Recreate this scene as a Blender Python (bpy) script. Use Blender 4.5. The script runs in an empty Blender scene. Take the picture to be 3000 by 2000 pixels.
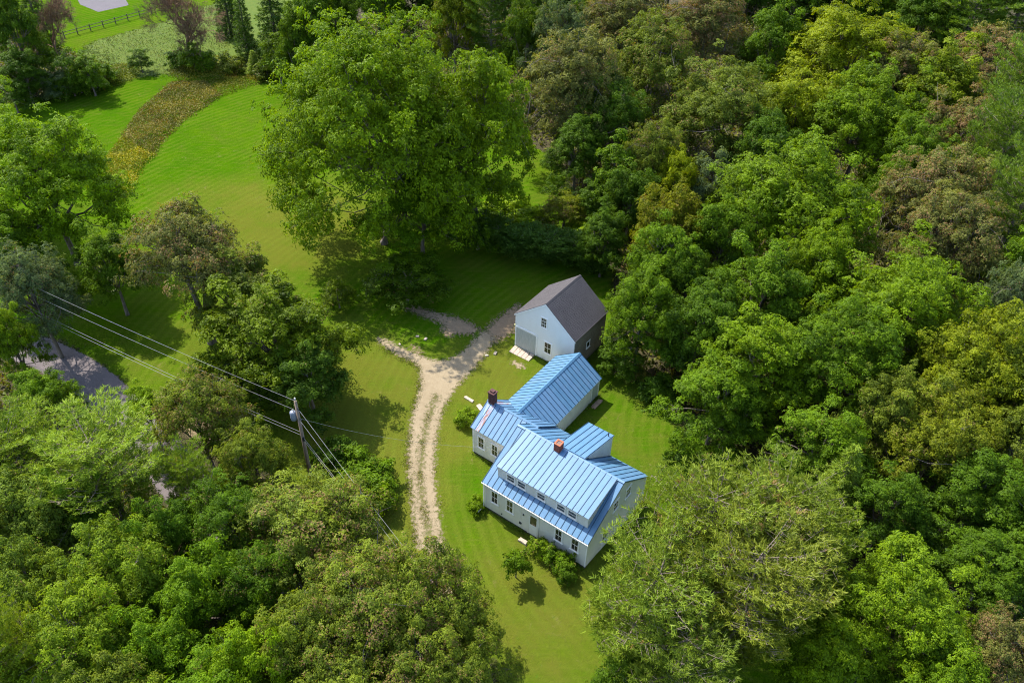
import bpy, bmesh, math, random
import numpy as np
from mathutils import Vector, Matrix

# ---------------------------------------------------------------- camera, sky, sun, exposure
S = bpy.context.scene
COL = S.collection
YAW = math.radians(35.357)
CAM = np.array([2.302, -47.016, 59.238]); FPX = 2400.06
_th = math.radians(39.999); _r = math.radians(1.564)
FW = np.array([0, math.cos(_th), -math.sin(_th)]); _rt = np.array([1., 0, 0]); _up = np.cross(_rt, FW)
RT = _rt*math.cos(_r) + _up*math.sin(_r); UP = -_rt*math.sin(_r) + _up*math.cos(_r)
cd = bpy.data.cameras.new('camera'); cam = bpy.data.objects.new('camera', cd); COL.objects.link(cam)
cd.sensor_width = 36; cd.lens = FPX/3000*36; cd.clip_start = 0.5; cd.clip_end = 2000
M = Matrix.Identity(4)
for i in range(3):
    M[i][0] = RT[i]; M[i][1] = UP[i]; M[i][2] = -FW[i]; M[i][3] = CAM[i]
cam.matrix_world = M
S.camera = cam
SH = np.array([0.560, -0.560]); SUN_EL = math.atan2(1.0, float(np.linalg.norm(SH)))
SUN_AZ = math.atan2(-SH[0], -SH[1])
W = bpy.data.worlds.new("World"); S.world = W; W.use_nodes = True
nt = W.node_tree; nt.nodes.clear()
sky = nt.nodes.new('ShaderNodeTexSky'); sky.sky_type = 'NISHITA'; sky.sun_disc = False
sky.sun_elevation = SUN_EL; sky.sun_rotation = SUN_AZ % (2*math.pi)
bg = nt.nodes.new('ShaderNodeBackground'); bg.inputs[1].default_value = 0.15
wo = nt.nodes.new('ShaderNodeOutputWorld'); nt.links.new(sky.outputs[0], bg.inputs[0]); nt.links.new(bg.outputs[0], wo.inputs[0])
sl = bpy.data.lights.new('sun', 'SUN'); sl.energy = 3.3; sl.angle = math.radians(0.55); sl.color = (1.0, 0.955, 0.88)
so = bpy.data.objects.new('sun', sl); COL.objects.link(so)
so.rotation_euler = Vector((SH[0], SH[1], -1.0)).to_track_quat('-Z', 'Y').to_euler()
S.view_settings.view_transform = 'Standard'; S.view_settings.look = 'None'
S.view_settings.exposure = 1.55; S.view_settings.gamma = 1.0; S.view_settings.use_curve_mapping = False
S.cycles.use_denoising = True; S.cycles.denoiser = 'OPENIMAGEDENOISE'; S.cycles.denoising_prefilter = 'NONE'; S.cycles.filter_width = 1.1
S.cycles.max_bounces = 8; S.cycles.transmission_bounces = 6; S.cycles.diffuse_bounces = 5; S.cycles.transparent_max_bounces = 12

def ray(px, py):
    return FW*FPX + RT*(px-1500) - UP*(py-1000)
def at(px, py, z=0.0):
    """the point of the place at height z that the photograph shows at this pixel"""
    d = ray(px, py); t = (z-CAM[2])/d[2]
    return CAM + t*d
def dist(p): return float((np.asarray(p)-CAM) @ FW)
A2 = np.array([math.cos(YAW), -math.sin(YAW)]); B2 = np.array([math.sin(YAW), math.cos(YAW)])
def local(p): return np.array([p[0]*A2[0]+p[1]*A2[1], p[0]*B2[0]+p[1]*B2[1]])
def hgt(x, y):
    lx = x*A2[0]+y*A2[1]; ly = x*B2[0]+y*B2[1]
    d2 = (np.maximum(0, np.abs(lx-14.0)-2.0)/2.2)**2 + (np.maximum(0, np.abs(ly-7.5)-1.5)/2.6)**2
    return -1.25*np.exp(-d2)

# ---------------------------------------------------------------- object helpers
def put(o, parent=None):
    COL.objects.link(o)
    if parent is not None: o.parent = parent
    return o
def tag(o, label, cat, group=None):
    o['label'] = label; o['category'] = cat
    if group: o['group'] = group
    return o
def empty(name, loc=(0, 0, 0), rz=0.0):
    o = bpy.data.objects.new(name, None); COL.objects.link(o); o.location = loc; o.rotation_euler = (0, 0, rz)
    o.empty_display_size = 0.3
    return o
class MB:
    def __init__(s): s.v = []; s.f = []; s.m = []
    def poly(s, pts, m=0):
        i = len(s.v); s.v += [tuple(map(float, p)) for p in pts]; s.f.append(tuple(range(i, i+len(pts)))); s.m.append(m)
    def hexa(s, p, m=0):
        """8 points: bottom ring then top ring (both the same turn)"""
        i = len(s.v); s.v += [tuple(map(float, q)) for q in p]
        for f in ((3, 2, 1, 0), (4, 5, 6, 7), (0, 1, 5, 4), (1, 2, 6, 5), (2, 3, 7, 6), (3, 0, 4, 7)):
            s.f.append(tuple(i+k for k in f)); s.m.append(m)
    def box(s, a, b, m=0):
        x0, y0, z0 = [min(a[k], b[k]) for k in range(3)]; x1, y1, z1 = [max(a[k], b[k]) for k in range(3)]
        s.hexa([(x0, y0, z0), (x1, y0, z0), (x1, y1, z0), (x0, y1, z0), (x0, y0, z1), (x1, y0, z1), (x1, y1, z1), (x0, y1, z1)], m)
    def prism(s, pts, d, m=0):
        d = np.array(d, float); n = len(pts); i = len(s.v)
        s.v += [tuple(map(float, p)) for p in pts] + [tuple(np.array(p)+d) for p in pts]
        s.f.append(tuple(range(i+n-1, i-1, -1))); s.m.append(m)
        s.f.append(tuple(range(i+n, i+2*n))); s.m.append(m)
        for k in range(n):
            k2 = (k+1) % n; s.f.append((i+k, i+k2, i+n+k2, i+n+k)); s.m.append(m)
    def tube(s, pts, rad, n=6, m=0, cap=True):
        pts = [np.array(p, float) for p in pts]; i0 = len(s.v); K = len(pts)
        for k, p in enumerate(pts):
            t = pts[min(k+1, K-1)]-pts[max(k-1, 0)]; t = t/(np.linalg.norm(t)+1e-9)
            a = np.cross(t, (0, 0, 1.)) if abs(t[2]) < .95 else np.cross(t, (1., 0, 0)); a /= np.linalg.norm(a); b = np.cross(t, a)
            r = rad[k] if hasattr(rad, '__len__') else rad
            for j in range(n):
                w = 2*math.pi*j/n; s.v.append(tuple(p + r*(a*math.cos(w)+b*math.sin(w))))
        for k in range(K-1):
            for j in range(n):
                j2 = (j+1) % n; s.f.append((i0+k*n+j, i0+k*n+j2, i0+(k+1)*n+j2, i0+(k+1)*n+j)); s.m.append(m)
        if cap:
            s.f.append(tuple(i0+(K-1)*n+j for j in range(n))); s.m.append(m)
            s.f.append(tuple(i0+j for j in range(n-1, -1, -1))); s.m.append(m)
    def mesh(s, name, mats, smooth=False):
        me = bpy.data.meshes.new(name); me.from_pydata(s.v, [], s.f)
        for mm in (mats if isinstance(mats, (list, tuple)) else [mats]): me.materials.append(mm)
        me.polygons.foreach_set('material_index', s.m)
        if smooth: me.polygons.foreach_set('use_smooth', [True]*len(s.f))
        me.update(); return me
    def obj(s, name, mats, parent=None, smooth=False):
        return put(bpy.data.objects.new(name, s.mesh(name, mats, smooth)), parent)

def np_mesh(name, verts, faces, mats, attrs=None, matidx=None):
    """verts (N,3), faces (F,k) with one k"""
    me = bpy.data.meshes.new(name); F, k = faces.shape
    me.vertices.add(len(verts)); me.vertices.foreach_set('co', np.ascontiguousarray(verts, np.float32).ravel())
    me.loops.add(F*k); me.loops.foreach_set('vertex_index', np.ascontiguousarray(faces, np.int32).ravel())
    me.polygons.add(F); me.polygons.foreach_set('loop_start', np.arange(0, F*k, k, dtype=np.int32))
    if matidx is not None: me.polygons.foreach_set('material_index', np.asarray(matidx, np.int32))
    for mm in mats: me.materials.append(mm)
    for nm, (dom, arr) in (attrs or {}).items():
        a = me.attributes.new(nm, 'FLOAT', dom); a.data.foreach_set('value', np.asarray(arr, np.float32))
    me.update(calc_edges=True); return me

# ---------------------------------------------------------------- materials
class NT:
    def __init__(s, name):
        s.m = bpy.data.materials.new(name); s.m.use_nodes = True; s.t = s.m.node_tree; s.t.nodes.clear()
        s.out = s.n('ShaderNodeOutputMaterial')
    def n(s, ty, **k):
        x = s.t.nodes.new(ty)
        for a, b in k.items(): setattr(x, a, b)
        return x
    def l(s, a, b): s.t.links.new(a, b)
    def val(s, sock, v):
        if hasattr(v, 'is_output') or isinstance(v, bpy.types.NodeSocket): s.l(v, sock)
        else: sock.default_value = v
    def math(s, op, a, b=0.0, c=0.0, clamp=False):
        x = s.n('ShaderNodeMath', operation=op); x.use_clamp = clamp
        s.val(x.inputs[0], a); s.val(x.inputs[1], b); s.val(x.inputs[2], c); return x.outputs[0]
    def mix(s, f, a, b, mode='MIX'):
        x = s.n('ShaderNodeMix', data_type='RGBA', blend_type=mode)
        s.val(x.inputs[0], f); s.val(x.inputs[6], a); s.val(x.inputs[7], b); return x.outputs[2]
    def noise(s, scale, detail=3, rough=.55, vec=None, dist=0.0, col=False):
        x = s.n('ShaderNodeTexNoise'); x.inputs['Scale'].default_value = scale; x.inputs['Detail'].default_value = detail
        x.inputs['Roughness'].default_value = rough; x.inputs['Distortion'].default_value = dist
        if vec is not None: s.l(vec, x.inputs['Vector'])
        return x.outputs[1 if col else 0]
    def rng(s, v, a, b, c=0.0, d=1.0):
        x = s.n('ShaderNodeMapRange'); s.val(x.inputs[0], v)
        for i, q in enumerate((a, b, c, d)): x.inputs[i+1].default_value = q
        return x.outputs[0]
    def obj(s): return s.n('ShaderNodeTexCoord').outputs['Object']
    def mapv(s, vec, scale=(1, 1, 1), rot=(0, 0, 0)):
        x = s.n('ShaderNodeMapping'); x.inputs['Scale'].default_value = scale; x.inputs['Rotation'].default_value = rot; s.l(vec, x.inputs[0]); return x.outputs[0]
    def attr(s, name):
        x = s.n('ShaderNodeAttribute'); x.attribute_name = name; return x.outputs['Fac']
    def bump(s, h, strength=.5, d=.05):
        x = s.n('ShaderNodeBump'); x.inputs['Strength'].default_value = strength; x.inputs['Distance'].default_value = d; s.l(h, x.inputs['Height']); return x.outputs[0]
    def bsdf(s, col, rough=.7, spec=.3, metal=0.0, normal=None, out=True):
        x = s.n('ShaderNodeBsdfPrincipled'); s.val(x.inputs['Base Color'], col); s.val(x.inputs['Roughness'], rough)
        x.inputs['Specular IOR Level'].default_value = spec; x.inputs['Metallic'].default_value = metal
        if normal is not None: s.l(normal, x.inputs['Normal'])
        if out: s.l(x.outputs[0], s.out.inputs[0])
        return x.outputs[0]
def C(r, g, b): return (r, g, b, 1.0)

def mat_simple(name, col, rough=.7, spec=.3, var=.25, scale=3.0, metal=0.0, bump=0.0, stretch=(1, 1, 1)):
    k = NT(name); v = k.mapv(k.obj(), stretch)
    f = k.noise(scale, 4, .6, v)
    c = k.mix(k.rng(f, .3, .7), C(*[q*(1-var) for q in col]), C(*[min(1, q*(1+var)) for q in col]))
    k.bsdf(c, rough, spec, metal, k.bump(f, bump, .03) if bump else None); return k.m

def mat_leaf(name, dark, light, rust=(.27, .145, .075), trans=.32, rough=.42, spec=.35, gain=1.0):
    k = NT(name); oi = k.n('ShaderNodeObjectInfo')
    t = k.attr('tint'); c = k.mix(t, C(*dark), C(*light))
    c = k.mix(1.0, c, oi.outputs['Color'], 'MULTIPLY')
    ru = k.math('LESS_THAN', k.attr('rust'), oi.outputs['Alpha'])
    c = k.mix(k.math('MULTIPLY', ru, .8), c, C(*rust))
    d = k.bsdf(c, rough, spec, out=False)
    tr = k.n('ShaderNodeBsdfTranslucent'); k.l(k.mix(1.0, c, C(1.30, 1.20, .35), 'MULTIPLY'), tr.inputs[0])
    mx = k.n('ShaderNodeMixShader'); mx.inputs[0].default_value = trans; k.l(d, mx.inputs[1]); k.l(tr.outputs[0], mx.inputs[2]); k.l(mx.outputs[0], k.out.inputs[0])
    return k.m
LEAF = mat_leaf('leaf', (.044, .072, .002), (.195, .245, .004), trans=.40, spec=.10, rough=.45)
NEEDLE = mat_leaf('needle', (.085, .120, .010), (.235, .265, .030), rust=(.26, .14, .06), trans=.32, rough=.5, spec=.15)
DRY = mat_leaf('meadow_leaf', (.070, .085, .006), (.230, .215, .018), rust=(.20, .10, .022), trans=.25, rough=.6, spec=.2)
BARK = mat_simple('bark', (.150, .125, .105), .9, .1, .45, 6, bump=.8, stretch=(1, 1, .25))
GREYTWIG = mat_simple('bare_twig', (.21, .165, .13), .9, .1, .3, 5)
DEADTWIG = mat_simple('dead_twig', (.20, .125, .075), .95, .05, .3, 5)

def mat_ground():
    k = NT('lawn'); v = k.obj()
    big = k.noise(.045, 3, .55, v); mid = k.noise(.35, 4, .6, v); fine = k.noise(4.0, 4, .7, v); vf = k.noise(22.0, 2, .6, v)
    dry = k.math('ADD', k.attr('dry'), k.rng(mid, .3, .75, -.38, .42)); dry = k.math('ADD', dry, k.rng(big, .3, .7, -.2, .2), clamp=True)
    green = k.mix(k.rng(big, .35, .65), C(.042, .118, .001), C(.074, .140, .002))
    lush = k.mix(k.rng(mid, .35, .7), green, C(.028, .100, .001))
    dryc = k.mix(k.rng(fine, .3, .7), C(.090, .110, .008), C(.150, .135, .024))
    c = k.mix(dry, lush, dryc)
    vm = k.n('ShaderNodeVectorMath', operation='MULTIPLY_ADD'); vm.inputs[1].default_value = (1, 1, 0); vm.inputs[2].default_value = (-32.5, -7.5, 0); k.l(v, vm.inputs[0]); ms = vm.outputs[0]
    wv = k.n('ShaderNodeTexWave', wave_type='RINGS', rings_direction='SPHERICAL'); wv.inputs['Scale'].default_value = .30; wv.inputs['Distortion'].default_value = 2.5; wv.inputs['Detail'].default_value = 2; wv.inputs['Detail Scale'].default_value = .35
    k.l(ms, wv.inputs[0])
    c = k.mix(k.math('MULTIPLY', k.rng(wv.outputs[1], .3, .8, 0, .30), k.rng(k.noise(.12, 2, .5, v), .35, .6, .15, 1.0)), c, C(.150, .178, .020))
    st = k.noise(1.0, 3, .6, k.mapv(v, (.35, 3.0, 1), (0, 0, math.radians(-55))))
    c = k.mix(k.rng(st, .5, .72, 0, .5), c, C(.130, .145, .020))
    c = k.mix(k.rng(fine, .25, .75, .0, .50), c, C(.020, .055, .001))
    c = k.mix(k.rng(vf, .5, .8, 0, .45), c, C(.150, .190, .016))
    pt = k.noise(.55, 5, .75, v, 1.2); c = k.mix(k.rng(pt, .62, .72, 0, .55), c, C(.165, .140, .050)); cl = k.noise(2.2, 3, .7, v); c = k.mix(k.rng(cl, .62, .7, 0, .5), c, C(.055, .130, .012))
    h = k.math('ADD', fine, k.math('MULTIPLY', vf, .6))
    k.bsdf(c, .9, .0, normal=k.bump(h, .8, .14)); return k.m
LAWN = mat_ground()

def mat_sheet(name, c1, c2, c3, edge=.55, nscale=1.6, scale=2.5, tufts=None, bump=.4, rough=.9):
    """loose surface whose ragged border thins out into the lawn; 'sd' = metres inside (+) the border"""
    k = NT(name); v = k.obj()
    f = k.noise(scale, 5, .65, v); g = k.noise(scale*7, 3, .6, v); b = k.noise(.25, 3, .5, v)
    c = k.mix(k.rng(f, .3, .7), C(*c1), C(*c2)); c = k.mix(k.rng(g, .52, .75, 0, .7), c, C(*c3)); c = k.mix(k.rng(b, .35, .7, 0, .35), c, C(*c2))
    e = k.noise(nscale, 5, .7, v)
    a = k.math('ADD', k.math('MULTIPLY', k.attr('sd'), 1.0/edge), k.rng(e, .2, .8, -1.0, 1.0))
    a = k.rng(a, -.15, .55)
    if tufts:
        n2 = k.noise(2.6, 4, .7, v); t = k.math('ADD', k.attr('mid'), k.rng(n2, .3, .7, -.75, .50)); a = k.math('MULTIPLY', a, k.rng(t, -.1, .45, .25, 1.0))
    p = k.bsdf(c, rough, .15, normal=k.bump(k.math('ADD', f, g), bump, .06), out=False)
    tr = k.n('ShaderNodeBsdfTransparent'); mx = k.n('ShaderNodeMixShader'); k.l(a, mx.inputs[0]); k.l(tr.outputs[0], mx.inputs[1]); k.l(p, mx.inputs[2]); k.l(mx.outputs[0], k.out.inputs[0])
    return k.m

# ---------------------------------------------------------------- ground sheets
def seg_dist(P, a, b):
    ab = b-a; t = np.clip(((P-a) @ ab)/(ab @ ab+1e-12), 0, 1); return np.linalg.norm(P-(a+t[:, None]*ab), axis=1)
def poly_sd(P, poly):
    d = np.full(len(P), 1e9); inside = np.zeros(len(P), bool); n = len(poly)
    for i in range(n):
        a, b = poly[i], poly[(i+1) % n]; d = np.minimum(d, seg_dist(P, a, b))
        c = ((a[1] > P[:, 1]) != (b[1] > P[:, 1])) & (P[:, 0] < (b[0]-a[0])*(P[:, 1]-a[1])/(b[1]-a[1]+1e-12)+a[0]); inside ^= c
    return np.where(inside, d, -d)
def smooth_poly(pts, it=2):
    p = [np.array(q, float) for q in pts]
    for _ in range(it):
        q = []
        for i in range(len(p)):
            a, b = p[i], p[(i+1) % len(p)]; q += [a*.75+b*.25, a*.25+b*.75]
        p = q
    return p
def sheet(name, pix, mat, z, step=.35, margin=.9, mid=None, world=False, sm=2):
    poly = smooth_poly([q if world else at(*q)[:2] for q in pix], sm); P = np.array(poly)
    lo = P.min(0)-margin-step; hi = P.max(0)+margin+step
    nx = int((hi[0]-lo[0])/step)+2; ny = int((hi[1]-lo[1])/step)+2
    gx, gy = np.meshgrid(lo[0]+step*np.arange(nx), lo[1]+step*np.arange(ny)); G = np.stack([gx.ravel(), gy.ravel()], 1)
    sd = poly_sd(G, poly); idx = np.arange(nx*ny).reshape(ny, nx)
    q = np.stack([idx[:-1, :-1], idx[:-1, 1:], idx[1:, 1:], idx[1:, :-1]], -1).reshape(-1, 4)
    q = q[(sd[q] > -margin).any(1)]; used, inv = np.unique(q, return_inverse=True); q = inv.reshape(q.shape)
    V = np.column_stack([G[used], hgt(G[used, 0], G[used, 1])+z]); at_ = {'sd': ('POINT', sd[used])}
    if mid is not None:
        m = np.full(len(used), 1e9); mp = [at(*k)[:2] for k in mid]
        for a, b in zip(mp[:-1], mp[1:]): m = np.minimum(m, seg_dist(G[used], a, b))
        at_['mid'] = ('POINT', m)
    o = put(bpy.data.objects.new(name, np_mesh(name, V, q, [mat], at_))); o['kind'] = 'structure'; return o, poly

def build_ground():
    xs = np.concatenate([np.linspace(-900, -125, 12), np.arange(-120, 130, 1.0), np.linspace(135, 900, 12)])
    ys = np.concatenate([np.linspace(-500, -45, 8), np.arange(-40, 170, 1.0), np.linspace(175, 1500, 14)])
    gx, gy = np.meshgrid(xs, ys); G = np.stack([gx.ravel(), gy.ravel()], 1)
    dry = np.full(len(G), .20)
    def blob(px, py, r, a):
        c = at(px, py)[:2]; dry[:] += 1.5*a*np.exp(-((G-c)**2).sum(1)/r**2)
    for b in ((1140, 1150, 9, .5), (1080, 1250, 6, .4), (1140, 1330, 6, .5), (1130, 1450, 6, .6), (1110, 1580, 6, .5), (1180, 1220, 4, .4), (860, 690, 11, .75), (780, 610, 9, .3), (1080, 1060, 6, .3), (1330, 1550, 4, -.1),
              (1420, 1180, 6, .35), (1420, 1100, 5, .2), (1380, 1290, 3.5, .3), (600, 560, 8, .35), (1600, 1700, 9, .35), (1580, 1900, 8, .15), (1350, 1400, 3, -.25), (1350, 1560, 4, -.2),
              (1850, 1300, 6, .25), (1500, 1040, 5, .25), (640, 400, 22, -.32), (800, 330, 18, -.25), (350, 320, 14, -.1), (1220, 960, 6, -.25), (1000, 930, 5, .15), (1080, 900, 6, -.2), (550, 1010, 8, .2)): blob(*b)
    idx = np.arange(len(xs)*len(ys)).reshape(len(ys), len(xs))
    q = np.stack([idx[:-1, :-1], idx[:-1, 1:], idx[1:, 1:], idx[1:, :-1]], -1).reshape(-1, 4)
    V = np.column_stack([G, hgt(G[:, 0], G[:, 1])])
    o = put(bpy.data.objects.new('ground', np_mesh('ground', V, q, [LAWN], {'dry': ('POINT', np.clip(dry, 0, 1))}))); o['kind'] = 'structure'
build_ground()
M_FLOOR = mat_sheet('forest_floor', (.036, .032, .014), (.060, .048, .022), (.030, .050, .012), edge=1.6, nscale=.5, scale=1.2)
M_DIRT = mat_sheet('driveway_dirt', (.285, .225, .140), (.215, .165, .098), (.345, .285, .195), edge=.8, nscale=2.8, scale=1.3, tufts=True)
M_TRACK = mat_sheet('track_dirt', (.270, .190, .115), (.190, .135, .080), (.33, .26, .17), edge=1.15, nscale=2.6, scale=2.0)
M_ASPH = mat_sheet('old_asphalt', (.150, .125, .120), (.110, .092, .090), (.19, .165, .158), edge=.25, nscale=1.5, scale=1.0, bump=.2)
M_COURT = mat_sheet('court_surface', (.125, .110, .116), (.105, .094, .099), (.14, .126, .131), edge=.08, nscale=1.0, scale=.6, bump=.05)
M_MEADOW = mat_sheet('meadow_soil', (.050, .095, .004), (.085, .110, .010), (.05, .10, .004), edge=1.5, nscale=.7, scale=.9)
FLOOR_R, _ = sheet('forest_floor', [(1790, 820), (1800, 960), (1850, 1100), (1960, 1225), (2080, 1305), (2220, 1340), (2330, 1480), (2420, 1700), (2440, 2150), (3500, 2300), (3900, -250), (1700, -250), (1250, -60), (860, 60), (800, 215), (960, 240), (1330, 330), (1600, 440), (1660, 520), (1690, 640), (1760, 740)], M_FLOOR, .004, step=1.0, margin=2.5)
sheet('forest_floor', [(-300, 860), (150, 960), (420, 1160), (640, 1330), (880, 1420), (1080, 1560), (1160, 1640), (1300, 1720), (1380, 1830), (1480, 2010), (1480, 2300), (-300, 2400)], M_FLOOR, .004, step=.8, margin=2.2)
sheet('forest_floor', [(-300, 60), (120, 120), (330, 190), (330, 270), (80, 285), (-60, 330), (-300, 420)], M_FLOOR, .004, step=.8, margin=2)
sheet('meadow_ground', [(330, 250), (240, 205), (230, 130), (420, 80), (560, 40), (780, -60), (900, -40), (880, 120), (790, 200), (560, 215), (420, 225)], M_MEADOW, .004, step=.9, margin=2)
DRV_MID = [(1400, 1985), (1345, 1850), (1300, 1740), (1262, 1600), (1238, 1480), (1230, 1380), (1238, 1290), (1256, 1215), (1278, 1160)]
sheet('gravel_driveway', [(1240, 1700), (1215, 1598), (1201, 1450), (1191, 1374), (1193, 1310), (1205, 1205), (1226, 1146), (1229, 1087), (1217, 1066), (1155, 1038), (1098, 995), (1112, 984), (1203, 1028), (1260, 1052),
       (1302, 1055), (1347, 1036), (1392, 988), (1415, 965), (1462, 985), (1398, 1074), (1347, 1125), (1309, 1183), (1296, 1212), (1279, 1296), (1275, 1381), (1286, 1486), (1300, 1591), (1330, 1720), (1380, 1850), (1450, 2000), (1380, 2010), (1310, 1850)], M_DIRT, .012, step=.28, mid=DRV_MID, sm=1)
sheet('dirt_track', [(1395, 985), (1436, 945), (1500, 895), (1530, 880), (1525, 960), (1470, 1000), (1440, 1010)], M_TRACK, .008, step=.3)
sheet('dirt_patch', [(1175, 900), (1215, 896), (1262, 908), (1300, 918), (1330, 926), (1365, 936), (1402, 955), (1410, 972), (1372, 985), (1340, 978), (1318, 992), (1290, 975), (1296, 952), (1262, 938), (1225, 925)], M_TRACK, .008, step=.22, margin=.9, sm=1)
sheet('dirt_patch', [(1240, 1050), (1225, 1010), (1205, 1010), (1212, 1040)], M_TRACK, .008, step=.2, margin=.6)
sheet('dirt_patch', [(1495, 1055), (1515, 1058), (1545, 1072), (1525, 1082), (1500, 1070)], M_DIRT, .012, step=.15, margin=.4, mid=[(0, 0), (10, 0)])
sheet('dirt_patch', [(1790, 1085), (1830, 1075), (1850, 1090), (1810, 1100)], M_TRACK, .008, step=.2, margin=.6)
sheet('asphalt_road', [(-200, 930), (60, 960), (260, 1035), (400, 1150), (530, 1290), (680, 1480), (830, 1660), (980, 1800), (1180, 1900), (1450, 1990), (1470, 2060), (1150, 2010), (880, 1900), (740, 1780), (590, 1600), (430, 1400), (300, 1230), (180, 1120), (40, 1050), (-200, 1020)], M_ASPH, .016, step=.4)
sheet('dirt_patch', [(400, 1140), (480, 1150), (640, 1240), (720, 1330), (640, 1330), (480, 1230)], M_TRACK, .008, step=.4, margin=1)
sheet('paved_court', [(215, -20), (235, 14), (288, 36), (378, 16), (345, -40)], M_COURT, .012, step=.35, margin=.4, sm=0)

# ---------------------------------------------------------------- building helpers
WHITE = None
def mat_wall(name, col, bscale, dirt=.5):
    k = NT(name); v = k.obj(); f = k.noise(.9, 5, .65, k.mapv(v, (1, 1, .5))); z = k.n('ShaderNodeSeparateXYZ'); k.l(v, z.inputs[0])
    saw = k.math('FRACT', k.math('MULTIPLY', z.outputs[2], bscale)); line = k.math('LESS_THAN', saw, .12)
    low = k.rng(z.outputs[2], .2, 1.0, .30, 0.0)
    c = k.mix(k.math('MULTIPLY', k.rng(f, .42, .75), dirt), C(*col), C(col[0]*.78, col[1]*.76, col[2]*.70)); c = k.mix(k.math('MULTIPLY', low, k.rng(f, .3, .6)), c, C(.30, .29, .20))
    c = k.mix(k.math('MULTIPLY', line, .22), c, C(.30, .29, .27))
    k.bsdf(c, .75, .2, normal=k.bump(saw, .35, .03)); return k.m
M_WALL = mat_wall('white_clapboard', (.72, .69, .63), 8.0)
M_BARNW = mat_wall('white_barn_board', (.78, .77, .74), 8.0, .25)
M_TRIM = mat_simple('white_trim', (.78, .76, .72), .6, .3, .06, 4)
M_SASH = mat_simple('sash_paint', (.70, .64, .55), .6, .3, .15, 6)
M_STONE = mat_simple('foundation_stone', (.090, .080, .070), .95, .1, .4, 3, bump=.6)
M_GREYDOOR = mat_simple('weathered_door_board', (.40, .41, .37), .8, .15, .12, 2.5, stretch=(4, 4, .6))
M_RAMP = mat_simple('ramp_plank', (.40, .32, .25), .85, .15, .14, 2, stretch=(1, 4, 1))
M_PLANK = mat_simple('old_plank', (.30, .20, .13), .9, .1, .3, 2)
M_SLAB = mat_simple('stone_slab', (.40, .33, .25), .9, .1, .25, 3, bump=.4)
M_BRICK = mat_simple('brick', (.26, .082, .052), .9, .15, .35, 7, bump=.3)
M_DKBRICK = mat_simple('dark_brick', (.085, .040, .036), .85, .2, .4, 5, bump=.3)
M_MORTAR = mat_simple('mortar', (.17, .12, .10), .95, .1, .2, 6)
M_BLACK = mat_simple('dark_metal', (.025, .028, .035), .6, .4, .2, 4)
def mat_glass():
    k = NT('window_glass'); f = k.noise(1.3, 2, .5, k.obj())
    k.bsdf(k.mix(k.rng(f, .4, .65), C(.020, .022, .020), C(.075, .062, .045)), .08, .6); return k.m
M_GLASS = mat_glass()
def mat_roof():
    k = NT('blue_roof_metal'); v = k.obj(); f = k.noise(1.6, 5, .6, k.mapv(v, (1, .6, 1))); oi = k.n('ShaderNodeObjectInfo')
    c = k.mix(k.rng(f, .3, .7), C(.066, .163, .268), C(.084, .192, .298)); c = k.mix(k.math('MULTIPLY', oi.outputs['Random'], .5), c, C(.118, .205, .330)); s2 = k.noise(1.0, 5, .7, k.mapv(v, (7, .5, .5))); c = k.mix(k.rng(s2, .5, .75, 0, .45), c, C(.140, .215, .310)); s3 = k.noise(.5, 4, .7, v); c = k.mix(k.rng(s3, .55, .75, 0, .35), c, C(.060, .128, .24))
    k.bsdf(c, k.rng(f, .3, .7, .38, .5), .38, 0.0, k.bump(f, .04, .05)); return k.m
M_ROOF = mat_roof()
M_SEAM = mat_simple('roof_seam_shade', (.012, .045, .090), .5, .4, .2, 3)  # darker blue paints in the shadow lines along the seams
def mat_rust():
    k = NT('rusted_roof_metal'); v = k.obj(); f = k.noise(2.2, 5, .65, k.mapv(v, (2.2, .35, .35)))
    m = k.rng(f, .40, .60); c = k.mix(m, C(.25, .43, .64), k.mix(k.noise(6, 3, .6, v), C(.14, .045, .025), C(.36, .16, .09)))
    k.bsdf(c, .6, .3); return k.m
M_RUST = mat_rust()
def mat_shingle(name, a, b, c3):
    k = NT(name); v = k.obj(); f = k.noise(1.1, 4, .6, v); g = k.noise(9, 3, .6, v)
    c = k.mix(k.rng(f, .3, .7), C(*a), C(*b)); c = k.mix(k.rng(g, .4, .75, 0, .8), c, C(*c3)); k.bsdf(c, .9, .12, normal=k.bump(g, .4, .02)); return k.m
M_SHING = mat_shingle('roof_shingle', (.058, .053, .055), (.078, .071, .072), (.108, .098, .098))
M_SHINGD = mat_shingle('roof_shingle_gap', (.030, .026, .027), (.040, .034, .034), (.05, .045, .045))
M_WOODSH = mat_shingle('wall_shingle', (.225, .185, .135), (.300, .250, .180), (.120, .098, .075))

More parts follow.
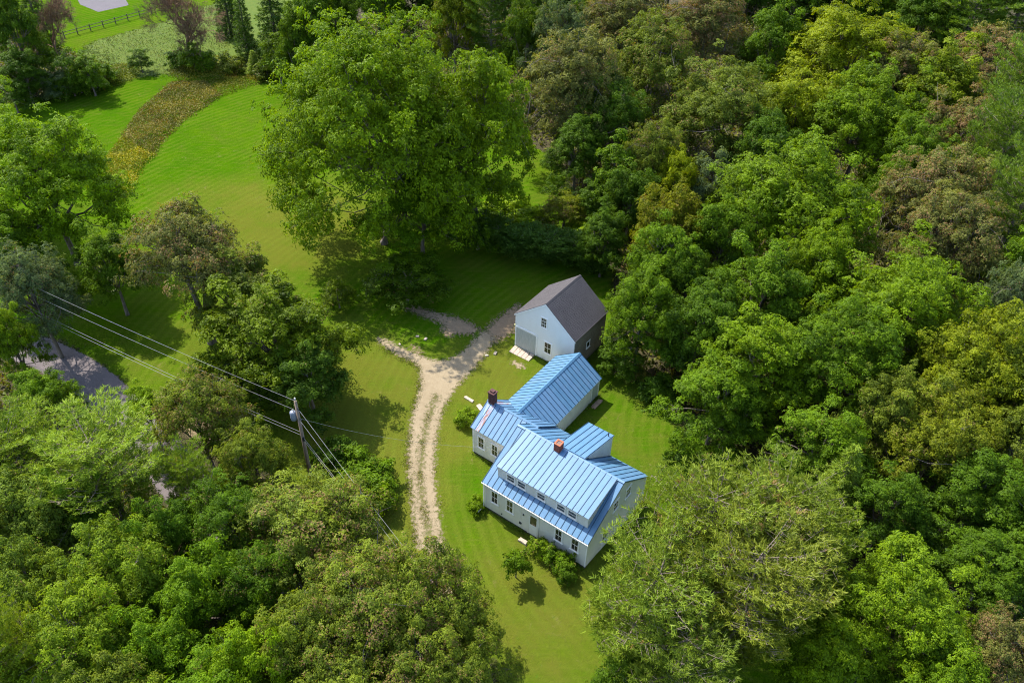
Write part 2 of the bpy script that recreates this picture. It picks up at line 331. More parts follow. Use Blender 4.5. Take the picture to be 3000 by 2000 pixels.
def lerp(a, b, t): return np.array(a, float)*(1-t)+np.array(b, float)*t
def roof_panels(roof, eL, eR, rR, rL, n, rust=(), lift=.03, rib=.036, ribh=.04):
    """n standing-seam panels between eave (eL,eR) and ridge (rL,rR); each panel is its own object"""
    eL, eR, rR, rL = [np.array(q, float) for q in (eL, eR, rR, rL)]
    nrm = np.cross(eR-eL, rL-eL); nrm /= np.linalg.norm(nrm)
    if nrm[2] < 0: nrm = -nrm
    for i in range(n):
        a, b = i/n, (i+1)/n
        p0, p1, p2, p3 = lerp(eL, eR, a), lerp(eL, eR, b), lerp(rL, rR, b), lerp(rL, rR, a)
        panel(roof, p0, p1, p2, p3, nrm, i in rust, lift, rib, ribh, i == n-1)
def panel(roof, p0, p1, p2, p3, nrm, rust=False, lift=.03, rib=.036, ribh=.04, last=False):
    m = MB(); g = .004
    u = (p1-p0); u = u/np.linalg.norm(u)
    q = [p0+u*g, p1-u*g, p2-u*g, p3+u*g]
    m.hexa([k for k in q]+[k+nrm*lift for k in q], 1 if rust else 0)
    def ribbar(e, r):
        e = e+(r-e)*.0; r = e+(r-e)*.985
        m.hexa([e-u*rib/2+nrm*(lift-.01), e+u*rib/2+nrm*(lift-.01), r+u*rib/2+nrm*(lift-.01), r-u*rib/2+nrm*(lift-.01)] +
               [e-u*rib/2+nrm*(lift+ribh), e+u*rib/2+nrm*(lift+ribh), r+u*rib/2+nrm*(lift+ribh), r-u*rib/2+nrm*(lift+ribh)], 2)
    ribbar(p0+u*(rib/2+.002), p3+u*(rib/2+.002))
    if last: ribbar(p1-u*(rib/2+.002), p2-u*(rib/2+.002))
    return m.obj('roof_panel', [M_ROOF, M_RUST, M_SEAM], roof)
def slab_mb(m, pts, t, mi=0):
    """sheet of thickness t under the given (planar) outline"""
    p = [np.array(q, float) for q in pts]; n = np.cross(p[1]-p[0], p[2]-p[0]); n /= np.linalg.norm(n)
    if n[2] < 0: n = -n
    m.prism([k-n*t for k in p], n*(t-.004), mi)

def window(parent, o, u, nrm, w, h, cols=2, rows=2, name='window', trim=.11, dark=None):
    """casing, sash bars and each pane on a wall; o = lower left corner of the glass opening on the wall plane"""
    o, u, nrm = np.array(o, float), np.array(u, float), np.array(nrm, float); z = np.array((0, 0, 1.))
    def bx(m, a0, a1, b0, b1, d0, d1, mi=0):
        P = lambda a, b, d: o+u*a+z*b+nrm*d
        m.hexa([P(a0, b0, d0), P(a1, b0, d0), P(a1, b0, d1), P(a0, b0, d1), P(a0, b1, d0), P(a1, b1, d0), P(a1, b1, d1), P(a0, b1, d1)], mi)
    m = MB()
    bx(m, -trim, 0, -.02, h, .001, .05); bx(m, w, w+trim, -.02, h, .001, .05); bx(m, -trim-.03, w+trim+.03, h, h+trim+.02, .001, .065); bx(m, -trim-.05, w+trim+.05, -.09, -.02, .001, .10)
    win = m.obj(name, M_TRIM, parent)
    s = MB(); b = .045
    bx(s, 0, w, -.02, b, .002, .035); bx(s, 0, w, h-b, h, .002, .035); bx(s, 0, b, b, h-b, .002, .035); bx(s, w-b, w, b, h-b, .002, .035)
    for r in range(1, rows): bx(s, b, w-b, h*r/rows-.025, h*r/rows+.025, .003, .038)
    for c in range(1, cols):
        for r in range(rows):
            y0 = b if r == 0 else h*r/rows+.025; y1 = h-b if r == rows-1 else h*(r+1)/rows-.025
            bx(s, w*c/cols-.016, w*c/cols+.016, y0, y1, .003, .032)
    s.obj('sash', M_SASH, win)
    for r in range(rows):
        for c in range(cols):
            x0 = (b if c == 0 else w*c/cols+.016); x1 = (w-b if c == cols-1 else w*(c+1)/cols-.016)
            y0 = (b if r == 0 else h*r/rows+.025); y1 = (h-b if r == rows-1 else h*(r+1)/rows-.025)
            p = MB(); bx(p, x0, x1, y0, y1, .004, .012); p.obj('pane', M_GLASS, win)
    return win

def chimney(parent, x0, x1, y0, y1, z0, z1, dark=False, cap=False):
    base = MB(); base.box((x0+.012, y0+.012, z0), (x1-.012, y1-.012, z1-.02)); ch = base.obj('chimney', M_MORTAR, parent)
    bm_ = M_DKBRICK if dark else M_BRICK; hh = .095; rng = random.Random(3)
    nrow = int((z1-z0)/hh)
    for r in range(nrow):
        za = z0+r*hh+.006; zb = za+hh-.014
        for (ax, a0, a1, fixed, sgn) in ((0, x0, x1, y0, -1), (0, x0, x1, y1, 1), (1, y0, y1, x0, -1), (1, y0, y1, x1, 1)):
            nb = 2; off = (r % 2)*.5
            cuts = [0, .25, .75, 1] if r % 2 else [0, .5, 1]
            for c0, c1 in zip(cuts[:-1], cuts[1:]):
                if zb < z1-1.2: continue
                m = MB(); s0 = a0+(a1-a0)*c0+.006; s1 = a0+(a1-a0)*c1-.006; pr = .006+rng.random()*.012
                if ax == 0: m.box((s0, fixed, za), (s1, fixed+sgn*pr, zb))
                else: m.box((fixed, s0, za), (fixed+sgn*pr, s1, zb))
                m.obj('brick', bm_, ch)
    t = MB()
    if cap:
        t.box((x0-.06, y0-.06, z1-.08), (x1+.06, y1+.06, z1+.02)); t.box((x0+.12, y0+.12, z1+.02), (x1-.12, y1-.12, z1+.16))
        t.obj('chimney_cap', M_DKBRICK, ch)
    else:
        w = .11
        t.box((x0-.02, y0-.02, z1-.06), (x1+.02, y0+w, z1+.03)); t.box((x0-.02, y1-w, z1-.06), (x1+.02, y1+.02, z1+.03))
        t.box((x0-.02, y0+w, z1-.06), (x0+w, y1-w, z1+.03)); t.box((x1-w, y0+w, z1-.06), (x1+.02, y1-w, z1+.03))
        t.obj('chimney_rim', mat_simple('rim_brick', (.42, .13, .07), .9, .1, .2, 6), ch)
    return ch

# ---------------------------------------------------------------- farmhouse
def build_house():
    H = empty('farmhouse', (0, 0, 0), -YAW)
    tag(H, 'white rambling farmhouse with pale blue standing seam metal roofs and two brick chimneys', 'house')
    L = 11.006; ze = 3.689; yr = 5.303; zr = 6.505; yb = 10.601; zeb = 2.327
    sf = (zr-ze)/yr; sb = (zr-zeb)/(yb-yr)
    zf = lambda y: ze+sf*y
    zb_ = lambda y: zr-sb*(y-yr)
    wx0, wx1, wy0, wy1 = .15, L-.15, .22, yb-.25
    t = .04
    def wall(pts, d, mat=M_WALL): m = MB(); m.prism(pts, d); return m.obj('wall', mat, H)
    wall([(wx0+.15, wy0, .28), (wx1-.15, wy0, .28), (wx1-.15, wy0, zf(wy0)-t-.02), (wx0+.15, wy0, zf(wy0)-t-.02)], (0, .15, 0))
    gab = lambda x: [(x, wy0, .28), (x, wy1, -1.3), (x, wy1, zb_(wy1)-t-.03), (x, yr, zr-t-.04), (x, wy0, zf(wy0)-t-.03)]
    wall(gab(wx0), (.15, 0, 0)); wall(gab(wx1), (-.15, 0, 0))
    wall([(wx0+.15, wy1, -1.3), (wx1-.15, wy1, -1.3), (wx1-.15, wy1, zb_(wy1)-t-.05), (wx0+.15, wy1, zb_(wy1)-t-.05)], (0, -.15, 0))
    f = MB(); f.box((wx0+.03, wy0+.04, -.3), (wx1-.03, wy0+.4, .28)); f.box((wx1-.4, wy0+.42, -1.4), (wx1-.03, 4.0, .2)); f.obj('foundation', M_STONE, H)
    # corner boards, frieze, gutter
    c = MB()
    for x in (wx0, wx1): c.box((x-.02 if x < 1 else x-.10, wy0-.025, .28), (x+.10 if x < 1 else x+.02, wy0-.002, zf(wy0)-.15))
    c.box((wx0+.11, wy0-.03, ze-.20), (wx1-.11, wy0-.003, ze-.06)); c.obj('corner_board', M_TRIM, H)
    g = MB(); g.box((0, -.085, ze-.10), (L, -.012, ze-.035)); g.obj('gutter', M_TRIM, H)
    d = MB(); d.tube([(.12, .02, ze-.1), (.10, .12, ze-.4), (.10, .12, .25), (.02, -.35, .12), (-.05, -1.15, .06)], .045, 6); d.obj('downspout', M_TRIM, H)
    # main roof: front plane either side of the dormer, rear plane either side of the rear dormer
    dx0, dx1, dye, dze = .878, 10.339, .863, 5.593
    sub = MB()
    slab_mb(sub, [(0, 0, ze), (L, 0, ze), (L, yr, zr), (0, yr, zr)], t); slab_mb(sub, [(L, yb, zeb), (0, yb, zeb), (0, yr, zr), (L, yr, zr)], t)
    roof = sub.obj('roof', M_SEAM, H)
    roof_panels(roof, (0, 0, ze), (L, 0, ze), (L, yr, zr), (0, yr, zr), 20)
    x4, x7 = 4.177, 6.961
    roof_panels(roof, (0, yb, zeb), (x4, yb, zeb), (x4, yr, zr), (0, yr, zr), 7)
    roof_panels(roof, (x4, yb, zeb), (x7, yb, zeb), (x7, yr, zr), (x4, yr, zr), 4)
    roof_panels(roof, (x7, yb, zeb), (L, yb, zeb), (L, yr, zr), (x7, yr, zr), 7)
    def ridge(a, b, w=.17, s1=sf, s2=sb, h=.045):
        a, b = np.array(a, float), np.array(b, float); u = (b-a)/np.linalg.norm(b-a); v = np.array((-u[1], u[0], 0)); m = MB()
        # v points to the 'rear' side
        m.hexa([a-v*w-(0, 0, w*s1-.01), b-v*w-(0, 0, w*s1-.01), b+(0, 0, 0), a+(0, 0, 0)] + [a-v*w-(0, 0, w*s1-h), b-v*w-(0, 0, w*s1-h), b+(0, 0, h+.01), a+(0, 0, h+.01)])
        m.hexa([a, b, b+v*w-(0, 0, w*s2-.01), a+v*w-(0, 0, w*s2-.01)] + [a+(0, 0, h+.008), b+(0, 0, h+.008), b+v*w-(0, 0, w*s2-h), a+v*w-(0, 0, w*s2-h)])
        return m.obj('ridge_cap', M_ROOF, roof)
    ridge((0, yr, zr+.03), (L, yr, zr+.03), .2, .2, sb)
    # front shed dormer
    sd_ = (zr-dze)/(5.299-dye); zd = lambda y: dze+sd_*(y-dye)
    D = MB(); wy = 1.0; a0, a1 = .98, 10.24
    D.prism([(a0, wy, zf(wy)+.03), (a1, wy, zf(wy)+.03), (a1, wy, zd(wy)-.07), (a0, wy, zd(wy)-.07)], (0, .1, 0))
    yt = 4.9
    for x, s in ((a0, 1), (a1, -1)):
        D.prism([(x, wy+.1, zf(wy+.1)+.03), (x, yt, zf(yt)+.02), (x, yt, zd(yt)-.06), (x, wy+.1, zd(wy+.1)-.07)], (s*.1, 0, 0))
    dorm = D.obj('dormer', M_WALL, H)
    sub = MB(); slab_mb(sub, [(dx0, dye, dze), (dx1, dye, dze), (dx1, yr, zr+.02), (dx0, yr, zr+.02)], .05); droof = sub.obj('dormer_roof', M_TRIM, H)
    roof_panels(droof, (dx0, dye, dze), (dx1, dye, dze), (dx1, yr-.02, zr+.03), (dx0, yr-.02, zr+.03), 17)
    for x in (1.96, 3.09, 5.14, 7.16, 8.28): window(H, (x+.03, wy, 4.50), (1, 0, 0), (0, -1, 0), .80, .72, 1, 2, trim=.06)
    # rear shed dormer
    sy, sz = 10.613, 5.061
    R = MB(); b0, b1 = x4+.06, x7-.06; ry = sy-.12; zs = lambda y: zr+(sz-zr)*(y-yr)/(sy-yr)
    for x, s in ((b0, 1), (b1, -1)):
        R.prism([(x, yr+.9, zb_(yr+.9)+.03), (x, ry, zb_(ry)+.03), (x, ry, zs(ry)-.05), (x, yr+.9, zs(yr+.9)-.05)], (s*.1, 0, 0))
    R.prism([(b0+.1, ry, zb_(ry)+.03), (b1-.1, ry, zb_(ry)+.03), (b1-.1, ry, zs(ry)-.05), (b0+.1, ry, zs(ry)-.05)], (0, -.1, 0))
    R.obj('rear_dormer', M_WALL, H)
    sub = MB(); slab_mb(sub, [(x4, sy, sz), (x7, sy, sz), (x7, yr, zr), (x4, yr, zr)], .05); rr = sub.obj('rear_dormer_roof', M_TRIM, H)
    roof_panels(rr, (x4, sy, sz+.01), (x7, sy, sz+.01), (x7, yr+.15, zr+.02), (x4, yr+.15, zr+.02), 5)
    p = MB(); p.tube([(6.63, 10.1, 5.1), (6.63, 10.1, 5.75)], .045, 8); p.obj('vent_pipe', M_BLACK, H)
    # kitchen wing, left of the main block
    kx0 = -4.982; kx1 = .95; ky = 4.603; kz = 3.609; kr = 7.32; kzr = 5.09; kyb = 10.62; sk = (kzr-kz)/(kr-ky); skb = .789; kzb = kzr-skb*(kyb-kr)
    ww = 4.8
    wall([(kx0+.3, ww, .25), (.12, ww, .25), (.12, ww, kz+sk*.2-.06), (kx0+.3, ww, kz+sk*.2-.06)], (0, .15, 0))
    wall([(kx0+.15, ww, .25), (kx0+.15, kyb-.25, .0), (kx0+.15, kyb-.25, kzb+.13), (kx0+.15, kr, kzr-.08), (kx0+.15, ww, kz+sk*.2-.07)], (.15, 0, 0))
    f = MB(); f.box((kx0+.19, ww+.04, -.3), (.1, ww+.3, .25)); f.obj('foundation', M_STONE, H)
    c = MB(); c.box((kx0+.13, ww-.024, .25), (kx0+.26, ww-.002, kz-.05)); c.box((kx0+.27, ww-.026, kz-.12), (.1, ww-.003, kz+.04)); c.obj('corner_board', M_TRIM, H)
    sub = MB(); slab_mb(sub, [(kx0, ky, kz), (.14, ky, kz), (.14, kr, kzr), (kx0, kr, kzr)], t); slab_mb(sub, [(.14, kyb, kzb), (kx0, kyb, kzb), (kx0, kr, kzr), (.14, kr, kzr)], t); kroof = sub.obj('roof', M_SEAM, H)
    roof_panels(kroof, (kx0, ky, kz), (.14, ky, kz), (.14, kr, kzr), (kx0, kr, kzr), 10, rust=(1,))
    e1 = .14
    yq = yr+(zr-kzr)/sb
    panel(kroof, np.array((.14, 7.0, kz+sk*(7.0-ky))), np.array((.62, 7.1, kz+sk*(7.1-ky))), np.array((.62, kr, kzr)), np.array((.14, kr, kzr)), np.array((0, -sk, 1.))/math.hypot(1, sk))
    roof_panels(kroof, (kx0, kyb, kzb), (kx1, kyb, kzb), (kx1, kr, kzr), (kx0, kr, kzr), 11, rust=(1,))
    ridge((kx0, kr, kzr+.03), (.9, kr, kzr+.03), .16, sk, skb)
    chimney(H, -4.74, -4.12, 7.05, 7.62, 4.4, 6.42, dark=True, cap=True)
    chimney(H, 4.20, 4.80, 4.72, 5.36, 5.6, 7.30)
    r = MB(); r.poly([(-4.80, 6.98, kz+sk*(6.98-ky)+.045), (-4.08, 6.98, kz+sk*(6.98-ky)+.045), (-4.35, 5.3, kz+sk*(5.3-ky)+.040)]); r.poly([(-4.8, 7.66, kzr-skb*.34+.045), (-4.06, 7.66, kzr-skb*.34+.045), (-4.3, 8.6, kzr-skb*1.28+.04)])
    r.obj('rust_stain', M_RUST, kroof)
    # entry hood in the corner between wing and main block
    hd = MB(); slab_mb(hd, [(-1.50, 3.78, 2.05), (-.02, 3.78, 2.05), (-.02, 4.74, 2.45), (-1.50, 4.74, 2.45)], .06); hood = hd.obj('door_hood', M_TRIM, H)
    roof_panels(hood, (-1.50, 3.78, 2.06), (-.02, 3.78, 2.06), (-.02, 4.74, 2.46), (-1.50, 4.74, 2.46), 3)
    br = MB()
    for x in (-1.42, -.12): br.tube([(x, 4.77, 1.5), (x, 3.95, 2.03)], .035, 5)
    br.obj('bracket', M_TRIM, hood)
    k = MB(); k.box((-1.22, ww-.03, .3), (-.42, ww-.002, 2.2)); dd = k.obj('door', M_SASH, H)
    # the back ell running to the barn
    ex0, ex1, exr, eze, ezr, ey1 = -5.051, .656, -2.19, 2.343, 4.322, 19.192
    def yv(z): return kr+(kzr-z)/skb+.02
    se = (ezr-eze)/(ex1-exr)
    W_ = lambda x: ezr-se*abs(x-exr)*((exr-ex0)/(ex1-exr))**(-1 if x < exr else 0)
    for sx, sgn in ((ex1-.12, -1), (ex0+.12, 1)): wall([(sx, 10.4, 0.02), (sx, ey1-.12, 0.02), (sx, ey1-.12, eze+.03), (sx, 10.4, eze+.03)], (sgn*.14, 0, 0))
    wall([(ex0+.14, ey1-.12, 0.0), (ex1-.14, ey1-.12, 0.0), (ex1-.14, ey1-.12, eze+.04), (exr, ey1-.12, ezr-.07), (ex0+.14, ey1-.12, eze+.04)], (0, -.14, 0))
    sub = MB()
    for xe in (ex1, ex0): slab_mb(sub, [(xe, yv(eze), eze), (xe, ey1, eze), (exr, ey1, ezr), (exr, yv(ezr), ezr)], t)
    eroof = sub.obj('roof', M_SEAM, H)
    ys = np.linspace(10.85, ey1, 16); ysv = np.linspace(yv(ezr), 10.85, 6)
    for xe in (ex1, ex0):
        nrm = np.array((se if xe > exr else -se, 0, 1.)); nrm /= np.linalg.norm(nrm)
        for y0, y1 in zip(ys[:-1], ys[1:]):
            panel(eroof, np.array((xe, y0, eze)), np.array((xe, y1, eze)), np.array((exr, y1, ezr)), np.array((exr, y0, ezr)), nrm, last=(y1 == ey1))
        for y0, y1 in zip(ysv[:-1], ysv[1:]):
            zz = [max(eze, kzr-skb*(y-kr-.02)) for y in (y0, y1)]; xx = [exr+(xe-exr)*(ezr-z)/(ezr-eze) for z in zz]
            panel(eroof, np.array((xx[0], y0, zz[0])), np.array((xx[1], y1, zz[1])), np.array((exr, y1, ezr)), np.array((exr+(xx[0]-exr)*.001, y0, ezr)), nrm)
    a = np.array((exr, yv(ezr)-.05, ezr+.03)); b = np.array((exr, ey1, ezr+.03))
    m = MB(); w = .2; hh = .05
    for s in (-1, 1):
        m.hexa([a, b, b+(s*w, 0, -w*se), a+(s*w, 0, -w*se)] + [a+(0, 0, hh+.004*s), b+(0, 0, hh+.004*s), b+(s*w, 0, -w*se+hh), a+(s*w, 0, -w*se+hh)])
    m.obj('ridge_cap', M_ROOF, eroof)
    fl = MB(); fl.poly([(exr, yv(ezr)+.12, ezr-.02+.06), (ex0, yv(eze)+.1, eze+.06), (ex0, yv(eze)-.15, eze+.10), (exr, yv(ezr)-.12, ezr+.10)]); fl.obj('valley_flashing', M_ROOF, eroof)
    tr = MB()
    for xe in (ex0, ex1):
        sg = -1 if xe < exr else 1
        tr.prism([(xe+sg*.01, ey1+.004, eze-.12), (exr+sg*.001, ey1+.004, ezr-.12), (exr+sg*.001, ey1+.004, ezr-.01), (xe+sg*.01, ey1+.004, eze-.01)], (0, .03, 0))
    tr.obj('rake_board', M_TRIM, H)
    dr = MB(); dr.box((ex1-.12, 17.6, .15), (ex1-.09, 18.75, 2.1)); door = dr.obj('door', M_GREYDOOR, H)
    t2 = MB(); t2.box((ex1-.118, 17.48, .1), (ex1-.07, 17.6, 2.2)); t2.box((ex1-.118, 18.75, .1), (ex1-.07, 18.87, 2.2)); t2.box((ex1-.118, 17.6, 2.1), (ex1-.07, 18.75, 2.22)); t2.obj('door_frame', M_TRIM, door)
    # windows of the front, the wing and the right gable
    for x, z in ((.93, 1.52), (2.59, 1.56), (7.70, 1.62), (9.34, 1.66)): window(H, (x, wy0, z), (1, 0, 0), (0, -1, 0), .66, 1.46)
    for x, z in ((-4.17, 1.35), (-2.56, 1.35)): window(H, (x, ww, z), (1, 0, 0), (0, -1, 0), .66, 1.40)
    for y, z, hh in ((6.30, 3.35, 1.1), (4.15, 3.65, 1.08), (2.76, .95, 1.2)): window(H, (wx1, y, z), (0, 1, 0), (1, 0, 0), .72, hh)
    # front door
    dr = MB(); dr.box((5.02, wy0-.035, .36), (5.88, wy0-.002, 2.98)); door = dr.obj('door', M_TRIM, H)
    f = MB(); f.box((4.86, wy0-.06, .30), (5.02, wy0-.003, 3.12)); f.box((5.88, wy0-.06, .30), (6.04, wy0-.003, 3.12)); f.box((5.02, wy0-.06, 2.98), (5.88, wy0-.003, 3.12)); f.box((4.86, wy0-.07, 3.12), (6.04, wy0-.003, 3.2)); f.obj('door_frame', M_WALL, door)
    g = MB(); g.box((5.13, wy0-.05, 1.70), (5.78, wy0-.036, 2.80)); g.obj('door_glass', M_GLASS, door)
    for x, z, w, h in ((4.36, 2.25, .09, .16), (4.0, .88, .22, .2), (2.05, .62, .07, .09)):
        e = MB(); e.box((x, wy0-.09, z), (x+w, wy0-.002, z+h)); e.obj('lamp' if z > 2 else ('meter_box' if z > .8 else 'tap'), M_BLACK, H)
    e = MB(); e.tube([(4.1, wy0-.03, 1.1), (4.1, wy0-.03, 3.45)], .014, 5); e.obj('conduit', M_TRIM, H)
build_house()

# ---------------------------------------------------------------- barn
def build_barn():
    B = empty('barn', (0, 0, 0), -YAW); tag(B, 'white gabled barn with dark grey shingle roof and weathered brown shingled side wall', 'barn')
    x0, x1, xr, y0, y1, ze, zr = -11.164, -3.313, -7.221, 20.028, 26.645, 4.582, 7.72
    s = (zr-ze)/(x1-xr); wy = 20.12; wx0, wx1, wyb = x0+.14, x1-.14, y1-.12
    zz = lambda x: zr-s*abs(x-xr)-.07
    def gable(y, d, mat): m = MB(); m.prism([(wx0, y, .15), (wx1, y, .15), (wx1, y, zz(wx1)), (xr, y, zz(xr)), (wx0, y, zz(wx0))], (0, d, 0)); return m.obj('wall', mat, B)
    gable(wy, .15, M_BARNW); gable(wyb, -.15, M_WOODSH)
    for x, d, mt in ((wx0+.002, .15, M_WOODSH), (wx1-.002, -.15, M_WOODSH)):
        m = MB(); m.prism([(x, wy+.15, .05), (x, wyb-.15, .05), (x, wyb-.15, zz(wx0)-.03), (x, wy+.15, zz(wx0)-.03)], (d, 0, 0)); w = m.obj('wall', mt, B)
        sh = MB(); k = 0; rr = random.Random(5); z = .12; sg = -1 if d > 0 else 1
        while z < zz(wx0)-.16:
            yy = wy+.16+rr.random()*.1
            while yy < wyb-.35:
                wd = .16+rr.random()*.16; th = .012+rr.random()*.022
                sh.hexa([(x+sg*.001, yy, z), (x+sg*.001, yy+wd-.012, z), (x+sg*th, yy+wd-.012, z), (x+sg*th, yy, z), (x+sg*.001, yy, z+.14), (x+sg*.001, yy+wd-.012, z+.14), (x+sg*.004, yy+wd-.012, z+.14), (x+sg*.004, yy, z+.14)]); yy += wd
            z += .145
        q = sh.obj('wall_shingles', M_WOODSH, B); q['kind'] = 'stuff'
    f = MB(); f.box((wx0+.03, wy+.03, -.2), (wx1-.03, wyb-.03, .15)); f.obj('foundation', M_STONE, B)
    sub = MB()
    for xe in (x0, x1): slab_mb(sub, [(xe, y0, ze), (xe, y1, ze), (xr, y1, zr), (xr, y0, zr)], .07)
    roof = sub.obj('roof', M_SHINGD, B)
    for xe, nm in ((x1, 1), (x0, 0)):
        sg = 1 if xe > xr else -1; Ls = math.hypot(xe-xr, zr-ze); n = 25; m = MB(); rr = random.Random(9+nm)
        dwn = np.array((xe-xr, 0, ze-zr))/Ls; nr = np.array((sg*s, 0, 1.)); nr /= np.linalg.norm(nr); top = np.array((xr, 0, zr))
        for i in range(n):
            a, b = Ls*i/n, Ls*(i+1)/n; y = y0+.0; hb = .046 if sg > 0 else .026
            while y < y1-.02:
                wd = min(.28+rr.random()*.1, y1-y); t = hb+rr.random()*.012; e = b-.02+rr.random()*.012
                P = lambda d_, y_, h_: top+dwn*d_+nr*h_+np.array((0, y_, 0))
                m.hexa([P(a, y, .001), P(e, y, .001), P(e, y+wd-.012, .001), P(a, y+wd-.012, .001), P(a, y, .012), P(e, y, t), P(e, y+wd-.012, t), P(a, y+wd-.012, .012)]); y += wd
        q = m.obj('roof_shingles', M_SHING, roof); q['kind'] = 'stuff'
    rc = MB()
    for sg in (-1, 1):
        a = np.array((xr, y0-.004, zr+.01)); b = np.array((xr, y1+.004, zr+.01)); w = .16
        rc.hexa([a, b, b+(sg*w, 0, -w*s), a+(sg*w, 0, -w*s)]+[a+(0, 0, .06+.003*sg), b+(0, 0, .06+.003*sg), b+(sg*w, 0, -w*s+.06), a+(sg*w, 0, -w*s+.06)])
    rc.obj('ridge_cap', M_SHING, roof)
    rb = MB()
    for xe in (x0, x1):
        sg = -1 if xe < xr else 1
        rb.prism([(xe, y0-.003, ze-.20), (xr+sg*.001, y0-.003, zr-.20), (xr+sg*.001, y0-.003, zr-.03), (xe, y0-.003, ze-.03)], (0, .05, 0))
    rb.obj('rake_board', M_TRIM, B)
    cb = MB(); cb.box((wx0-.02, wy-.03, .15), (wx0+.12, wy-.003, zz(wx0)-.1)); cb.box((wx1-.12, wy-.03, .15), (wx1+.02, wy-.003, zz(wx1)-.1)); cb.obj('corner_board', M_TRIM, B)
    # plank door
    d = MB(); d.box((-10.88, wy-.03, .12), (-8.24, wy-.002, 2.88)); door = d.obj('barn_door', M_GREYDOOR, B); rr = random.Random(2)
    for i in range(11):
        a = -10.86+2.6*i/11; p = MB(); p.box((a+.008, wy-.045-rr.random()*.012, .13), (a+2.6/11-.008, wy-.031, 2.86)); p.obj('plank', M_GREYDOOR, door)
    tr = MB(); tr.box((-8.24, wy-.07, .15), (-8.10, wy-.003, 2.95)); tr.box((-10.98, wy-.075, 2.88), (-8.24, wy-.003, 3.05)); tr.obj('door_frame', M_TRIM, door)
    window(B, (-7.72, wy, 4.52), (1, 0, 0), (0, -1, 0), .70, 1.22, 3, 3, trim=.09)
    window(B, (-7.13, wy, 1.24), (1, 0, 0), (0, -1, 0), .85, 1.45, 2, 2, trim=.10)
    window(B, (wx1+.02, 22.7, 1.9), (0, 1, 0), (1, 0, 0), .6, .8, 1, 1, trim=.06)
    la = MB(); la.box((wx0-.12, wy-.1, 3.0), (wx0-.021, wy-.01, 3.14)); la.obj('lamp', mat_simple('lamp_glass', (.8, .7, .3), .3, .5, .1), B)
    # ramp up to the door
    R = empty('door_ramp', (0, 0, 0), -YAW); tag(R, 'sun bleached plank ramp lying in front of the barn door', 'ramp')
    rr = random.Random(8)
    for i in range(5):
        a, b = i/5, (i+1)/5-.02
        P = lambda u, v, z: (-10.98+2.72*u, 20.04-1.10*v+(-.40*u*(1-v)*0), z)
        m = MB(); m.hexa([P(a, 0, .0), P(b, 0, .0), P(b, 1, 0.0), P(a, 1, 0.0), P(a, .0, .22+rr.random()*.02), P(b, .0, .22+rr.random()*.02), P(b, 1, .06), P(a, 1, .06)]); m.obj('plank', M_RAMP, R)
build_barn()

def hl(x, y, z=0.0):
    """house coordinates to the place"""
    p = A2*x+B2*y; return (p[0], p[1], z)
def stone_thing(name, label, cat, p, sx, sy, sz, rz, mat, seed=1, group=None):
    rr = random.Random(seed); bm = bmesh.new(); bmesh.ops.create_cube(bm, size=1.0); bmesh.ops.subdivide_edges(bm, edges=bm.edges, cuts=2, use_grid_fill=True)
    for v in bm.verts:
        v.co = Vector((v.co.x*sx*(1+rr.uniform(-.12, .12)), v.co.y*sy*(1+rr.uniform(-.12, .12)), (v.co.z+.42)*sz*(1+rr.uniform(-.1, .1))))
    bmesh.ops.bevel(bm, geom=list(bm.edges), offset=min(sx, sy, sz)*.05, segments=1, affect='EDGES')
    me = bpy.data.meshes.new(name); bm.to_mesh(me); bm.free(); me.materials.append(mat); o = put(bpy.data.objects.new(name, me)); o.location = p; o.rotation_euler = (0, 0, rz); return tag(o, label, cat, group)
stone_thing('stepping_stone', 'long grey brown stone slab lying in grass left of the kitchen wing chimney end', 'stone slab', hl(-9.75, 10.3), 1.15, .32, .14, -YAW-.05, M_SLAB, 1)
stone_thing('stepping_stone', 'short pale stone slab almost touching the kitchen wing corner', 'stone slab', hl(-8.1, 10.05), .8, .45, .14, -YAW-.4, M_SLAB, 2)
stone_thing('door_step', 'thick stone doorstep on the grass below the white front door', 'step', hl(5.1, -.72), .85, .36, .24, -YAW, M_SLAB, 3)
stone_thing('door_step', 'narrow brown doorstep beside the rear door of the blue roofed ell', 'step', hl(1.15, 17.8), .5, 1.5, .14, -YAW, M_PLANK, 4)
for i, (px, py, r, lab) in enumerate(((1223, 986, .22, 'pale upright stone on the grass above the driveway fork, upper of two'), (1247, 994, .26, 'flat pale stone on the grass above the driveway fork, lower right of two'), (1171, 1009, .18, 'small white stone beside the left branch of the driveway fork'),
        (1426, 1042, .22, 'small white stone at the right edge of the driveway below the barn'), (1451, 1036, .28, 'flat pink brown stone in the grass between driveway and barn ramp'))):
    p = at(px, py); stone_thing('stone', lab, 'stone', (p[0], p[1], 0), r*1.7, r, r*.6, i*1.1, M_SLAB if i == 4 else M_RAMP, 20+i)

